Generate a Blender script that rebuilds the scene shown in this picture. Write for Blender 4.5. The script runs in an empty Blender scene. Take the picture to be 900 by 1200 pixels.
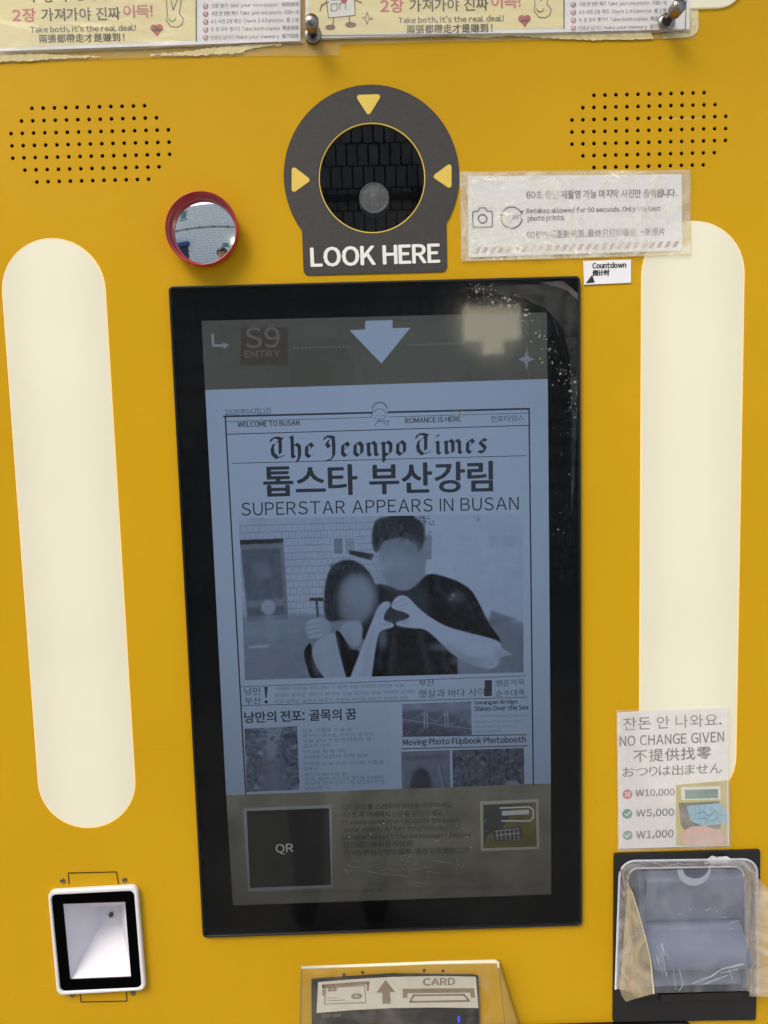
import bpy, bmesh, math, random
import numpy as np
from mathutils import Vector, Matrix
random.seed(7); rng = np.random.default_rng(7)
R = math.radians
scn = bpy.context.scene
C = scn.collection

# ------------------------------------------------------------------ camera
F, PX, PY, D, CZ = 870.0, 450.0, 600.0, 0.90, 1.45
down = Vector((256, 9380, 870)).normalized()             # world -Z seen in camera (right, down, forward)
right = Vector((1.0, -0.0272, 0.0078)); right = (right - down*right.dot(down)).normalized()
fwd = down.cross(right)                                   # world +Y in camera axes (right, down, forward)
if fwd.z < 0: fwd = -fwd
# rows: world axes expressed in camera axes -> camera axes in world
def cam2world(v): return Vector((v.dot(right), v.dot(fwd), -v.dot(down)))
cr, cu, cb = cam2world(Vector((1,0,0))), cam2world(Vector((0,-1,0))), cam2world(Vector((0,0,-1)))
cd = bpy.data.cameras.new('camera'); cam = bpy.data.objects.new('camera', cd); C.objects.link(cam)
m = Matrix(((cr.x,cu.x,cb.x,0),(cr.y,cu.y,cb.y,-D),(cr.z,cu.z,cb.z,CZ),(0,0,0,1)))
cam.matrix_world = m
cd.sensor_fit = 'VERTICAL'; cd.sensor_height = 36; cd.lens = 36*F/1200; cd.clip_start = 0.01; cd.clip_end = 500
scn.camera = cam
CAM = Vector((0,-D,CZ))
def P(px, py, y=0.0):
    """point of the plane Y=y that the photograph shows at pixel px,py"""
    d = cam2world(Vector((px-PX, py-PY, F)))
    t = (y+D)/d.y
    q = CAM + d*t
    return (q.x, q.z)

# ------------------------------------------------------------------ world, sun, exposure
w = bpy.data.worlds.new('World'); scn.world = w; w.use_nodes = True
nt = w.node_tree; bg = nt.nodes['Background']
sky = nt.nodes.new('ShaderNodeTexSky'); sky.sky_type = 'NISHITA'; sky.sun_disc = False
SUN_EL, SUN_AZ = R(50), R(-38)     # from front (-Y), to the left
sd = Vector((-math.sin(R(38))*math.cos(SUN_EL), -math.cos(R(38))*math.cos(SUN_EL), math.sin(SUN_EL)))
sky.sun_elevation = SUN_EL; sky.sun_rotation = math.atan2(sd.x, sd.y); sky.air_density = 1.2; sky.dust_density = 4.0; sky.ozone_density = 0.8
nt.links.new(sky.outputs[0], bg.inputs[0]); bg.inputs[1].default_value = 0.13
sl = bpy.data.lights.new('sun', 'SUN'); sl.energy = 0.8; sl.angle = R(26); sl.color = (1, .95, .87)
so = bpy.data.objects.new('sun', sl); C.objects.link(so); so.location = (-3,-4,8)
so.rotation_euler = sd.to_track_quat('Z','Y').to_euler()
scn.view_settings.view_transform = 'Standard'; scn.view_settings.look = 'None'
scn.view_settings.gamma = 1; scn.view_settings.use_curve_mapping = False
scn.view_settings.exposure = 0.75
scn.cycles.use_denoising = True
scn.cycles.max_bounces = 10; scn.cycles.transparent_max_bounces = 24
scn.cycles.caustics_reflective = False; scn.cycles.caustics_refractive = False

# ------------------------------------------------------------------ materials
def lin(c): 
    return tuple(((v/255)/12.92 if v/255 <= .04045 else ((v/255+.055)/1.055)**2.4) for v in c[:3])
def node_mat(name):
    mt = bpy.data.materials.new(name); mt.use_nodes = True
    return mt, mt.node_tree, mt.node_tree.nodes['Principled BSDF']
def mat(name, col, rough=.5, metal=0, var=.06, scale=40, bump=0, bscale=200, spec=.5, coat=0, stretch=None):
    mt, t, b = node_mat(name); L = t.links
    c = lin(col)
    b.inputs['Roughness'].default_value = rough; b.inputs['Metallic'].default_value = metal
    b.inputs['Specular IOR Level'].default_value = spec; b.inputs['Coat Weight'].default_value = coat
    tc = t.nodes.new('ShaderNodeTexCoord'); src = tc.outputs['Object']
    if stretch:
        mp = t.nodes.new('ShaderNodeMapping'); mp.inputs['Scale'].default_value = stretch
        L.new(src, mp.inputs[0]); src = mp.outputs[0]
    n = t.nodes.new('ShaderNodeTexNoise'); n.inputs['Scale'].default_value = scale; n.inputs['Detail'].default_value = 5
    L.new(src, n.inputs['Vector'])
    r = t.nodes.new('ShaderNodeValToRGB'); L.new(n.outputs[0], r.inputs[0])
    r.color_ramp.elements[0].position = .3; r.color_ramp.elements[1].position = .7
    r.color_ramp.elements[0].color = (*[v*(1-var) for v in c], 1); r.color_ramp.elements[1].color = (*[min(1, v*(1+var)) for v in c], 1)
    L.new(r.outputs[0], b.inputs['Base Color'])
    if bump:
        n2 = t.nodes.new('ShaderNodeTexNoise'); n2.inputs['Scale'].default_value = bscale; n2.inputs['Detail'].default_value = 3
        L.new(src, n2.inputs['Vector'])
        bp = t.nodes.new('ShaderNodeBump'); bp.inputs['Strength'].default_value = bump; bp.inputs['Distance'].default_value = .001
        L.new(n2.outputs[0], bp.inputs['Height']); L.new(bp.outputs[0], b.inputs['Normal'])
    return mt
def emis(name, col, strength=1.0, falloff=0, var=0, scale=8, base=None):
    """light-giving surface; falloff dims it with the viewing angle as an LCD does"""
    mt, t, b = node_mat(name); L = t.links
    b.inputs['Base Color'].default_value = (*(base or (.01,.01,.01)), 1); b.inputs['Roughness'].default_value = .45
    b.inputs['Specular IOR Level'].default_value = 0
    c = lin(col)
    b.inputs['Emission Color'].default_value = (*c, 1); b.inputs['Emission Strength'].default_value = strength
    if var:
        tc = t.nodes.new('ShaderNodeTexCoord'); n = t.nodes.new('ShaderNodeTexNoise'); n.inputs['Scale'].default_value = scale; n.inputs['Detail'].default_value = 4
        L.new(tc.outputs['Object'], n.inputs['Vector'])
        r = t.nodes.new('ShaderNodeValToRGB'); L.new(n.outputs[0], r.inputs[0])
        r.color_ramp.elements[0].position = .3; r.color_ramp.elements[1].position = .7
        r.color_ramp.elements[0].color = (*[v*(1-var) for v in c], 1); r.color_ramp.elements[1].color = (*[v*(1+var) for v in c], 1)
        L.new(r.outputs[0], b.inputs['Emission Color'])
    if falloff: lcd(t, b, strength, falloff)
    return mt
def lcd(t, b, strength, k):
    lw = t.nodes.new('ShaderNodeLayerWeight'); lw.inputs[0].default_value = .5
    m1 = t.nodes.new('ShaderNodeMath'); m1.operation = 'MULTIPLY_ADD'; m1.inputs[1].default_value = -k*strength; m1.inputs[2].default_value = strength
    m1.use_clamp = False
    m2 = t.nodes.new('ShaderNodeMath'); m2.operation = 'MAXIMUM'; m2.inputs[1].default_value = .15*strength
    t.links.new(lw.outputs['Facing'], m1.inputs[0]); t.links.new(m1.outputs[0], m2.inputs[0])
    t.links.new(m2.outputs[0], b.inputs['Emission Strength'])
def thin_paper(mt, k=.3):
    t = mt.node_tree; b = t.nodes['Principled BSDF']; out = t.nodes['Material Output']
    tl = t.nodes.new('ShaderNodeBsdfTranslucent'); tl.inputs[0].default_value = (.9,.89,.86,1)
    mx = t.nodes.new('ShaderNodeMixShader'); mx.inputs[0].default_value = k
    t.links.new(b.outputs[0], mx.inputs[1]); t.links.new(tl.outputs[0], mx.inputs[2]); t.links.new(mx.outputs[0], out.inputs[0])
    return mt
def film(name, tint=(235,235,235), haze=.12, rough=.15, bump=.3, bscale=25, refl=1.0, patch=0, stretch=(1,1,1), ior=1.45):
    """thin clear plastic: see-through, with a gloss, wrinkles and a faint milky body"""
    mt, t, b = node_mat(name); L = t.links; t.nodes.remove(b); out = t.nodes['Material Output']
    tr = t.nodes.new('ShaderNodeBsdfTransparent'); df = t.nodes.new('ShaderNodeBsdfDiffuse'); gl = t.nodes.new('ShaderNodeBsdfGlossy')
    df.inputs[0].default_value = (*lin(tint), 1); gl.inputs['Roughness'].default_value = rough
    tc = t.nodes.new('ShaderNodeTexCoord'); mp = t.nodes.new('ShaderNodeMapping'); mp.inputs['Scale'].default_value = stretch
    L.new(tc.outputs['Object'], mp.inputs[0])
    n = t.nodes.new('ShaderNodeTexNoise'); n.inputs['Scale'].default_value = bscale; n.inputs['Detail'].default_value = 3; n.inputs['Distortion'].default_value = 1.2
    L.new(mp.outputs[0], n.inputs['Vector'])
    bp = t.nodes.new('ShaderNodeBump'); bp.inputs['Strength'].default_value = bump; bp.inputs['Distance'].default_value = .004
    L.new(n.outputs[0], bp.inputs['Height']); L.new(bp.outputs[0], gl.inputs['Normal'])
    m1 = t.nodes.new('ShaderNodeMixShader'); L.new(tr.outputs[0], m1.inputs[1]); L.new(df.outputs[0], m1.inputs[2])
    m1.inputs[0].default_value = haze
    if patch:
        n2 = t.nodes.new('ShaderNodeTexNoise'); n2.inputs['Scale'].default_value = bscale*.8; n2.inputs['Detail'].default_value = 6; n2.inputs['Distortion'].default_value = 2.0
        L.new(mp.outputs[0], n2.inputs['Vector'])
        mr = t.nodes.new('ShaderNodeMapRange'); mr.inputs[1].default_value = .4; mr.inputs[2].default_value = .68; mr.inputs[3].default_value = haze*.6; mr.inputs[4].default_value = haze+patch
        L.new(n2.outputs[0], mr.inputs[0]); L.new(mr.outputs[0], m1.inputs[0])
    fr = t.nodes.new('ShaderNodeLayerWeight'); fr.inputs[0].default_value = .5
    pw = t.nodes.new('ShaderNodeMath'); pw.operation = 'POWER'; pw.inputs[1].default_value = 5; L.new(fr.outputs['Facing'], pw.inputs[0])
    f0 = ((ior-1)/(ior+1))**2
    mm = t.nodes.new('ShaderNodeMath'); mm.operation = 'MULTIPLY_ADD'; mm.inputs[1].default_value = (1-f0)*refl; mm.inputs[2].default_value = f0*refl; mm.use_clamp = True; L.new(pw.outputs[0], mm.inputs[0])
    m2 = t.nodes.new('ShaderNodeMixShader'); L.new(mm.outputs[0], m2.inputs[0]); L.new(m1.outputs[0], m2.inputs[1]); L.new(gl.outputs[0], m2.inputs[2])
    L.new(m2.outputs[0], out.inputs[0])
    return mt

M = {}
def yellow_paint():
    mt, t, b = node_mat('yellow_paint'); L = t.links
    tc = t.nodes.new('ShaderNodeTexCoord')
    n = t.nodes.new('ShaderNodeTexNoise'); n.inputs['Scale'].default_value = 3.5; n.inputs['Detail'].default_value = 6; n.inputs['Roughness'].default_value = .6
    L.new(tc.outputs['Object'], n.inputs['Vector'])
    r = t.nodes.new('ShaderNodeValToRGB'); L.new(n.outputs[0], r.inputs[0])
    r.color_ramp.elements[0].position = .3; r.color_ramp.elements[1].position = .75
    r.color_ramp.elements[0].color = (.565,.32,.006,1); r.color_ramp.elements[1].color = (.62,.355,.008,1)
    # fine dust
    n3 = t.nodes.new('ShaderNodeTexNoise'); n3.inputs['Scale'].default_value = 900; n3.inputs['Detail'].default_value = 2
    L.new(tc.outputs['Object'], n3.inputs['Vector'])
    mr = t.nodes.new('ShaderNodeMapRange'); mr.inputs[1].default_value = .66; mr.inputs[2].default_value = .8; mr.inputs[4].default_value = .25
    L.new(n3.outputs[0], mr.inputs[0])
    mx = t.nodes.new('ShaderNodeMixRGB'); mx.inputs[2].default_value = (.75,.6,.3,1)
    L.new(mr.outputs[0], mx.inputs[0]); L.new(r.outputs[0], mx.inputs[1]); prev = mx
    for rot, sc_, colr, lo_, amt in ((.5, (4,1,160), (.74,.55,.2,1), .71, .35), (-.9, (3,1,120), (.3,.17,.02,1), .735, .3), (0, (55,55,55), (.33,.19,.03,1), .735, .45)):
        mpp = t.nodes.new('ShaderNodeMapping'); mpp.inputs['Scale'].default_value = sc_; mpp.inputs['Rotation'].default_value = (0,rot,0); L.new(tc.outputs['Object'], mpp.inputs[0])
        ns = t.nodes.new('ShaderNodeTexNoise'); ns.inputs['Scale'].default_value = 1.0; ns.inputs['Detail'].default_value = 3; L.new(mpp.outputs[0], ns.inputs['Vector'])
        mrr = t.nodes.new('ShaderNodeMapRange'); mrr.inputs[1].default_value = lo_; mrr.inputs[2].default_value = lo_+.05; mrr.inputs[4].default_value = amt; L.new(ns.outputs[0], mrr.inputs[0])
        mxx = t.nodes.new('ShaderNodeMixRGB'); mxx.inputs[2].default_value = colr; L.new(mrr.outputs[0], mxx.inputs[0]); L.new(prev.outputs[0], mxx.inputs[1]); prev = mxx
    L.new(prev.outputs[0], b.inputs['Base Color'])
    # gloss varies with handling
    n4 = t.nodes.new('ShaderNodeTexNoise'); n4.inputs['Scale'].default_value = 9; n4.inputs['Detail'].default_value = 5
    mp = t.nodes.new('ShaderNodeMapping'); mp.inputs['Scale'].default_value = (1,1,.35); L.new(tc.outputs['Object'], mp.inputs[0]); L.new(mp.outputs[0], n4.inputs['Vector'])
    r4 = t.nodes.new('ShaderNodeMapRange'); r4.inputs[3].default_value = .34; r4.inputs[4].default_value = .5; L.new(n4.outputs[0], r4.inputs[0]); L.new(r4.outputs[0], b.inputs['Roughness'])
    b.inputs['Specular IOR Level'].default_value = .12
    n2 = t.nodes.new('ShaderNodeTexNoise'); n2.inputs['Scale'].default_value = 350; n2.inputs['Detail'].default_value = 2
    L.new(tc.outputs['Object'], n2.inputs['Vector'])
    bp = t.nodes.new('ShaderNodeBump'); bp.inputs['Strength'].default_value = .12; bp.inputs['Distance'].default_value = .0006
    L.new(n2.outputs[0], bp.inputs['Height']); L.new(bp.outputs[0], b.inputs['Normal'])
    return mt
M['yellow'] = yellow_paint()
M['hole'] = mat('dark_cavity', (12,10,10), .9)
M['black'] = mat('black_plastic', (16,16,18), .35, bump=.1, bscale=900)
M['matteblack'] = mat('matte_black_plastic', (20,20,22), .6, bump=.3, bscale=1200)
M['glossblack'] = mat('gloss_black_print', (7,7,8), .3, spec=0)
M['charcoal'] = mat('charcoal_vinyl', (54,53,51), .62, var=.12, scale=260, bump=.6, bscale=900)
M['arrow'] = mat('pale_yellow_print', (226,196,84), .5, var=.05)
M['white'] = mat('white_print', (232,232,226), .5, var=.03)
M['cream'] = mat('cream_paper', (240,228,172), .6, var=.05, scale=9)
M['tan'] = mat('tan_print', (205,190,140), .6)
M['paper'] = mat('white_paper', (238,238,240), .6, var=.04, scale=14)
M['thin'] = thin_paper(mat('thin_white_paper', (250,250,252), .6, var=.03, scale=14), .2)
M['ink'] = mat('dark_print', (72,66,58), .6)
M['greyink'] = mat('grey_print', (104,102,98), .6)
M['lightink'] = mat('faded_print', (140,136,128), .6)
M['red'] = mat('red_print', (190,62,62), .6)
M['pink'] = mat('pink_print', (205,120,128), .6)
M['brown'] = mat('brown_print', (126,92,80), .6)
M['green'] = mat('green_print', (72,142,108), .6)
M['redplastic'] = mat('red_plastic', (172,26,34), .3, bump=.1, coat=.3)
M['whiteplastic'] = mat('white_plastic', (226,226,226), .35, var=.03)
M['steel'] = mat('brushed_steel', (150,142,135), .28, metal=1, var=.2, scale=80)
M['screw'] = mat('screw_metal', (120,105,80), .4, metal=.8)
M['torn'] = mat('torn_backing_paper', (228,212,160), .8, var=.12, scale=120, bump=.8, bscale=400)
M['groove'] = mat('scribed_groove', (70,48,12), .8, var=.35, scale=300)
M['backing'] = mat('yellowed_backing', (222,200,140), .6, var=.1, scale=60)
M['taper'] = mat('beige_tape', (205,180,130), .5, var=.12, scale=40, bump=.5, bscale=80)

# ------------------------------------------------------------------ builders
def wloc(o):
    v = Vector((0,0,0))
    while o: v += o.location; o = o.parent
    return v
def thing(name, label, cat, loc, group=None):
    o = bpy.data.objects.new(name, None); C.objects.link(o); o.location = loc; o.empty_display_size = .02
    o['label'] = label; o['category'] = cat
    if group: o['group'] = group
    return o
def tag(o, label, cat, group=None):
    o['label'] = label; o['category'] = cat
    if group: o['group'] = group
    return o
def link(name, verts, faces, mt, parent=None, smooth=False, uvs=None):
    v = np.array(verts, dtype=float).reshape(-1,3)
    if parent is None: off = Vector(((v[:,0].min()+v[:,0].max())/2, (v[:,1].min()+v[:,1].max())/2, v[:,2].min()))
    else: off = wloc(parent)
    v = v - np.array(off)
    me = bpy.data.meshes.new(name); me.from_pydata([tuple(x) for x in v], [], [tuple(f) for f in faces]); me.update()
    if uvs is not None:
        ul = me.uv_layers.new(name='UVMap')
        for lp in me.loops: ul.data[lp.index].uv = uvs[lp.vertex_index]
    if smooth:
        for p in me.polygons: p.use_smooth = True
    for x in (mt if isinstance(mt, (list, tuple)) else [mt]): me.materials.append(x)
    o = bpy.data.objects.new(name, me); C.objects.link(o)
    if parent is None: o.location = off
    else: o.parent = parent
    return o
class MB:
    def __init__(s): s.v = []; s.f = []
    def add(s, v, f):
        n = len(s.v); s.v += [tuple(x) for x in v]; s.f += [tuple(i+n for i in q) for q in f]; return s
    def box(s, x0, x1, y0, y1, z0, z1):
        return s.add([(x0,y0,z0),(x1,y0,z0),(x1,y1,z0),(x0,y1,z0),(x0,y0,z1),(x1,y0,z1),(x1,y1,z1),(x0,y1,z1)],
                     [(0,1,5,4),(1,2,6,5),(2,3,7,6),(3,0,4,7),(4,5,6,7),(3,2,1,0)])
    def bar(s, a, b, wd, y0, y1):
        """flat bar from a to b (x,z) of width wd, y0 back, y1 front"""
        a = Vector(a); b = Vector(b); d = (b-a).normalized(); n = Vector((-d.y, d.x))*wd/2
        q = [a-n, b-n, b+n, a+n]
        return s.prism([(p.x,p.y) for p in q], y0, y1)
    def prism(s, pts, y0, y1):
        n = len(pts); v = [(x,y1,z) for x,z in pts]+[(x,y0,z) for x,z in pts]
        f = [tuple(range(n)), tuple(range(2*n-1, n-1, -1))]+[(i, n+i, n+(i+1)%n, (i+1)%n) for i in range(n)]
        return s.add(v, f)
    def tube(s, pts, r, k=8, radii=None, cap=True):
        pts = [Vector(p) for p in pts]; rings = []; n0 = len(s.v)
        up = Vector((0,0,1))
        for i,p in enumerate(pts):
            d = (pts[min(i+1,len(pts)-1)]-pts[max(i-1,0)]).normalized()
            a = d.cross(up if abs(d.dot(up)) < .95 else Vector((1,0,0))).normalized(); b = d.cross(a)
            rr = radii[i] if radii else r
            for j in range(k):
                t = 2*math.pi*j/k; s.v.append(tuple(p+a*rr*math.cos(t)+b*rr*math.sin(t)))
        for i in range(len(pts)-1):
            for j in range(k):
                s.f.append((n0+i*k+j, n0+i*k+(j+1)%k, n0+(i+1)*k+(j+1)%k, n0+(i+1)*k+j))
        if cap: s.f.append(tuple(n0+j for j in range(k))); s.f.append(tuple(n0+(len(pts)-1)*k+j for j in range(k-1,-1,-1)))
        return s
    def lathe(s, c, prof, k=48, axis=Vector((0,-1,0))):
        """profile of (radius, distance along axis) round the axis through c"""
        c = Vector(c); a = Vector((1,0,0)) if abs(axis.x) < .9 else Vector((0,0,1)); a = (a-axis*a.dot(axis)).normalized(); b = axis.cross(a); n0 = len(s.v)
        for r, h in prof:
            for j in range(k):
                t = 2*math.pi*j/k; s.v.append(tuple(c+axis*h+(a*math.cos(t)+b*math.sin(t))*r))
        for i in range(len(prof)-1):
            for j in range(k): s.f.append((n0+i*k+j, n0+i*k+(j+1)%k, n0+(i+1)*k+(j+1)%k, n0+(i+1)*k+j))
        return s
    def build(s, name, mt, parent=None, smooth=False): return link(name, s.v, s.f, mt, parent, smooth)

def circ(c, r, n=40, rz=None): return [(c[0]+r*math.cos(2*math.pi*i/n), c[1]+(rz or r)*math.sin(2*math.pi*i/n)) for i in range(n)]
def quadpx(*pp, y=0): return [P(a, b, y) for a, b in pp]
def rbox(pts, r, n=6):
    """round the corners of a polygon (x,z)"""
    out = []; N = len(pts)
    rs = r if isinstance(r, (list, tuple)) else [r]*N
    for i in range(N):
        p = Vector(pts[i]); a = (Vector(pts[i-1])-p); b = (Vector(pts[(i+1)%N])-p)
        ang = a.angle(b); rr = rs[i]
        if rr <= 0: out.append(tuple(p)); continue
        t = rr/math.tan(ang/2); a.normalize(); b.normalize()
        c = p+(a+b).normalized()*rr/math.sin(ang/2)
        s = (p+a*t)-c; e = (p+b*t)-c
        a0 = math.atan2(s.y,s.x); a1 = math.atan2(e.y,e.x); da = (a1-a0+math.pi)%(2*math.pi)-math.pi
        for k in range(n+1): out.append((c.x+rr*math.cos(a0+da*k/n), c.y+rr*math.sin(a0+da*k/n)))
    return out
def curve_mesh(cu):
    ob = bpy.data.objects.new('tmp', cu); me = ob.to_mesh()
    n = len(me.vertices); v = np.empty(n*3); me.vertices.foreach_get('co', v); v = v.reshape(-1,3)
    f = [tuple(p.vertices) for p in me.polygons]
    ob.to_mesh_clear(); bpy.data.objects.remove(ob); bpy.data.curves.remove(cu)
    return v, f
def plate(name, outline, yb, yf, mt, parent=None, holes=(), bevel=0, smooth=False):
    """flat plate between y=yb (back) and y=yf (front) with real holes and an eased edge"""
    cu = bpy.data.curves.new('c', 'CURVE'); cu.dimensions = '2D'; cu.fill_mode = 'BOTH'
    th = abs(yf-yb)/2; cu.extrude = max(th-bevel, 0); cu.bevel_depth = bevel; cu.bevel_resolution = 2
    cu.offset = -bevel
    for ring in [outline, *holes]:
        sp = cu.splines.new('POLY'); sp.points.add(len(ring)-1)
        for i,(x,z) in enumerate(ring): sp.points[i].co = (x, z, 0, 1)
        sp.use_cyclic_u = True
    v, f = curve_mesh(cu)
    ym = (yb+yf)/2
    w3 = np.stack([v[:,0], ym-v[:,2], v[:,1]], 1)
    return link(name, w3, f, mt, parent, smooth)
NARROW = {' ':.30, '.':.1}
def text_mesh(body, bold=0.0, spacing=1.0, shear=0):
    """sans lettering set glyph by glyph with even side gaps"""
    x = 0; V = []; F = []; n = 0; gap = .115*spacing+.05*(spacing-1)
    for ch in body:
        if ch == ' ': x += .27*spacing; continue
        if ch == 'I':
            V.append(np.array([(x,0,0),(x+.09,0,0),(x+.09,.733,0),(x,.733,0)])); F.append((n,n+1,n+2,n+3)); n += 4; x += .09+gap*1.15; continue
        wide = ch if ord(ch) > 0x2000 else (chr(ord(ch)+0xFEE0) if 0x21 <= ord(ch) <= 0x7e else ch)
        key = (wide,)
        if key not in _gc: _gc[key] = raw_text(wide)
        v, f = _gc[key]
        if not len(v): continue
        mn, mx = v[:,0].min(), v[:,0].max()
        if ord(ch) >= 0x3000: q = v.copy(); q[:,0] += x-mn+.02; adv = (mx-mn)+.04+gap*.6
        else: q = v.copy(); q[:,0] += x-mn; adv = (mx-mn)+gap
        V.append(q); F += [tuple(i+n for i in g) for g in f]; n += len(q); x += adv
    return (np.concatenate(V) if V else np.zeros((0,3))), F
_gc = {}
def raw_text(body, bold=0.0, spacing=1.0, shear=0, width=None):
    cu = bpy.data.curves.new('t', 'FONT'); cu.body = body; cu.size = 1; cu.offset = bold; cu.space_character = spacing; cu.shear = shear
    cu.resolution_u = 3
    v, f = curve_mesh(cu)
    return v, f
_tc = {}
def cached(*k):
    if k not in _tc: _tc[k] = text_mesh(*k)
    return _tc[k]
class Print:
    """flat print gathered into one mesh: lettering, rules and icons lying on plane Y=y"""
    def __init__(s, y): s.y = y; s.v = []; s.f = []; s.done = []
    def cut(s):
        if s.v: s.done.append((s.v, s.f)); s.v = []; s.f = []
        return s
    def _add(s, pts, f):
        n = len(s.v); s.v += [(p[0], s.y, p[1]) for p in pts]; s.f += [tuple(i+n for i in q) for q in f]
    def text(s, body, p0, p1, h=None, bold=0.0, spacing=1.0, shear=0, fat=0):
        """bbox bottom-left lies on pixel p0, bottom-right on p1; h = bbox height in pixels"""
        if fat:
            v, f = cached(body, bold, spacing, shear); s.cut(); y0 = s.y; f8 = fat*D/F
            for i,(ox,oy) in enumerate(((0,0),(-1,0),(1,0),(0,-.7),(0,.7),(-.7,-.5),(.7,.5),(-.7,.5),(.7,-.5))):
                s.y = y0-i*.00001; s.text_raw(v, f, (p0[0]+ox*fat, p0[1]+oy*fat), (p1[0]+ox*fat, p1[1]+oy*fat), h)
            s.y = y0; s.cut(); return s
        s.cut(); v, f = cached(body, bold, spacing, shear)
        if len(v): s.text_raw(v, f, p0, p1, h)
        s.cut(); return s
    def text_raw(s, v, f, p0, p1, h):
        a = Vector(P(*p0, s.y)); b = Vector(P(*p1, s.y)); u = (b-a); L = u.length; u.normalize(); n = Vector((-u.y, u.x))
        mn = v.min(0); mx = v.max(0); sx = L/(mx[0]-mn[0])
        sz = sx if h is None else (Vector(P(p0[0], p0[1]-h, s.y))-a).length/(mx[1]-mn[1])
        pts = [a+u*((q[0]-mn[0])*sx)+n*((q[1]-mn[1])*sz) for q in v]
        s._add([(p.x,p.y) for p in pts], f); return s
    def poly(s, *px): s._add([P(a,b,s.y) for a,b in px], [tuple(range(len(px)))][::1]); return s
    def line(s, pts, wpx, closed=False):
        w = wpx*D/F; q = [Vector(P(a,b,s.y)) for a,b in pts]
        if closed: q.append(q[0])
        for a, b in zip(q, q[1:]):
            if (b-a).length < 1e-7: continue
            d = (b-a).normalized(); n = Vector((-d.y, d.x))*w/2; e = d*w*.3
            s._add([tuple(a-e-n), tuple(b+e-n), tuple(b+e+n), tuple(a-e+n)], [(0,1,2,3)])
        return s
    def disc(s, c, r, n=20, rz=None):
        x, z = P(*c, s.y); k = D/F; s._add(circ((x,z), r*k, n, (rz or r)*k), [tuple(range(n))]); return s
    def arc(s, c, r, a0, a1, wpx, n=24):
        return s.line([(c[0]+r*math.cos(R(a0+(a1-a0)*i/n)), c[1]-r*math.sin(R(a0+(a1-a0)*i/n))) for i in range(n+1)], wpx)
    def build(s, name, mt, parent):
        s.cut(); return [link(name, v, f, mt, parent) for v, f in s.done][-1]
def gibber(words, seed):
    r = random.Random(seed); return ' '.join(r.choice(words) for _ in range(9))

# broad-nib lettering for the newspaper title
GL = {
 'T': (1.12, [[(.0,1.16),(.12,1.42),(.42,1.44),(.78,1.30),(1.08,1.5)], [(.2,1.0),(.08,.7),(.12,.3),(.4,.0),(.92,.2)], [(.62,1.3),(.62,.9),(.60,.3)], [(.60,1.3),(.44,1.1)]]),
 'J': (.95, [[(.02,1.2),(.14,1.44),(.42,1.42),(.66,1.32),(.92,1.5)], [(.62,1.34),(.64,.7),(.62,.1),(.42,-.22),(.08,-.26)], [(.34,1.2),(.18,.92),(.34,.66)]]),
 'h': (.88, [[(.12,1.5),(.22,1.42),(.22,.12),(.34,0)], [(.22,.72),(.46,.98),(.68,.78),(.68,.1),(.5,-.32)]]),
 'e': (.74, [[(.22,.8),(.18,.22),(.38,0),(.64,.2)], [(.22,.8),(.42,.98),(.6,.74),(.24,.44)]]),
 'o': (.82, [[(.22,.84),(.18,.22),(.4,0),(.64,.2),(.66,.74),(.42,.98),(.22,.84)]]),
 'n': (.92, [[(.06,.86),(.2,.86),(.2,.12),(.32,0)], [(.2,.72),(.46,.98),(.66,.78),(.66,.12),(.8,0)]]),
 'm': (1.34, [[(.06,.86),(.2,.86),(.2,.12),(.32,0)], [(.2,.72),(.46,.98),(.64,.78),(.64,.1)], [(.64,.72),(.9,.98),(1.08,.78),(1.08,.12),(1.2,0)]]),
 'p': (.86, [[(.06,.9),(.2,.86),(.2,-.45),(.1,-.52)], [(.2,.72),(.44,.98),(.68,.78),(.66,.2),(.44,0),(.24,.14)]]),
 'i': (.5, [[(.08,.86),(.22,.86),(.22,.12),(.36,0)], [(.2,1.32),(.27,1.26)]]),
 's': (.72, [[(.62,.84),(.4,.98),(.2,.76),(.56,.34),(.42,.02),(.1,.14)]]),
}
def blackletter(pr, word, p0, p1, h):
    nib = Vector((.115, .075)); x = 0; quads = []
    for ch in word:
        if ch == ' ': x += .55; continue
        adv, strokes = GL[ch]
        for st in strokes:
            for a, b in zip(st, st[1:]):
                a = Vector(a)+Vector((x,0)); b = Vector(b)+Vector((x,0))
                quads.append([a-nib, b-nib, b+nib, a+nib])
        x += adv+.08
    a = Vector(P(*p0, pr.y)); b = Vector(P(*p1, pr.y)); u = (b-a)/x; n = Vector((-u.y, u.x)).normalized()*(Vector(P(p0[0], p0[1]-h, pr.y))-a).length/1.5
    for q in quads: pr._add([tuple(a+u*v.x+n*v.y) for v in q], [(0,1,2,3)])

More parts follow.
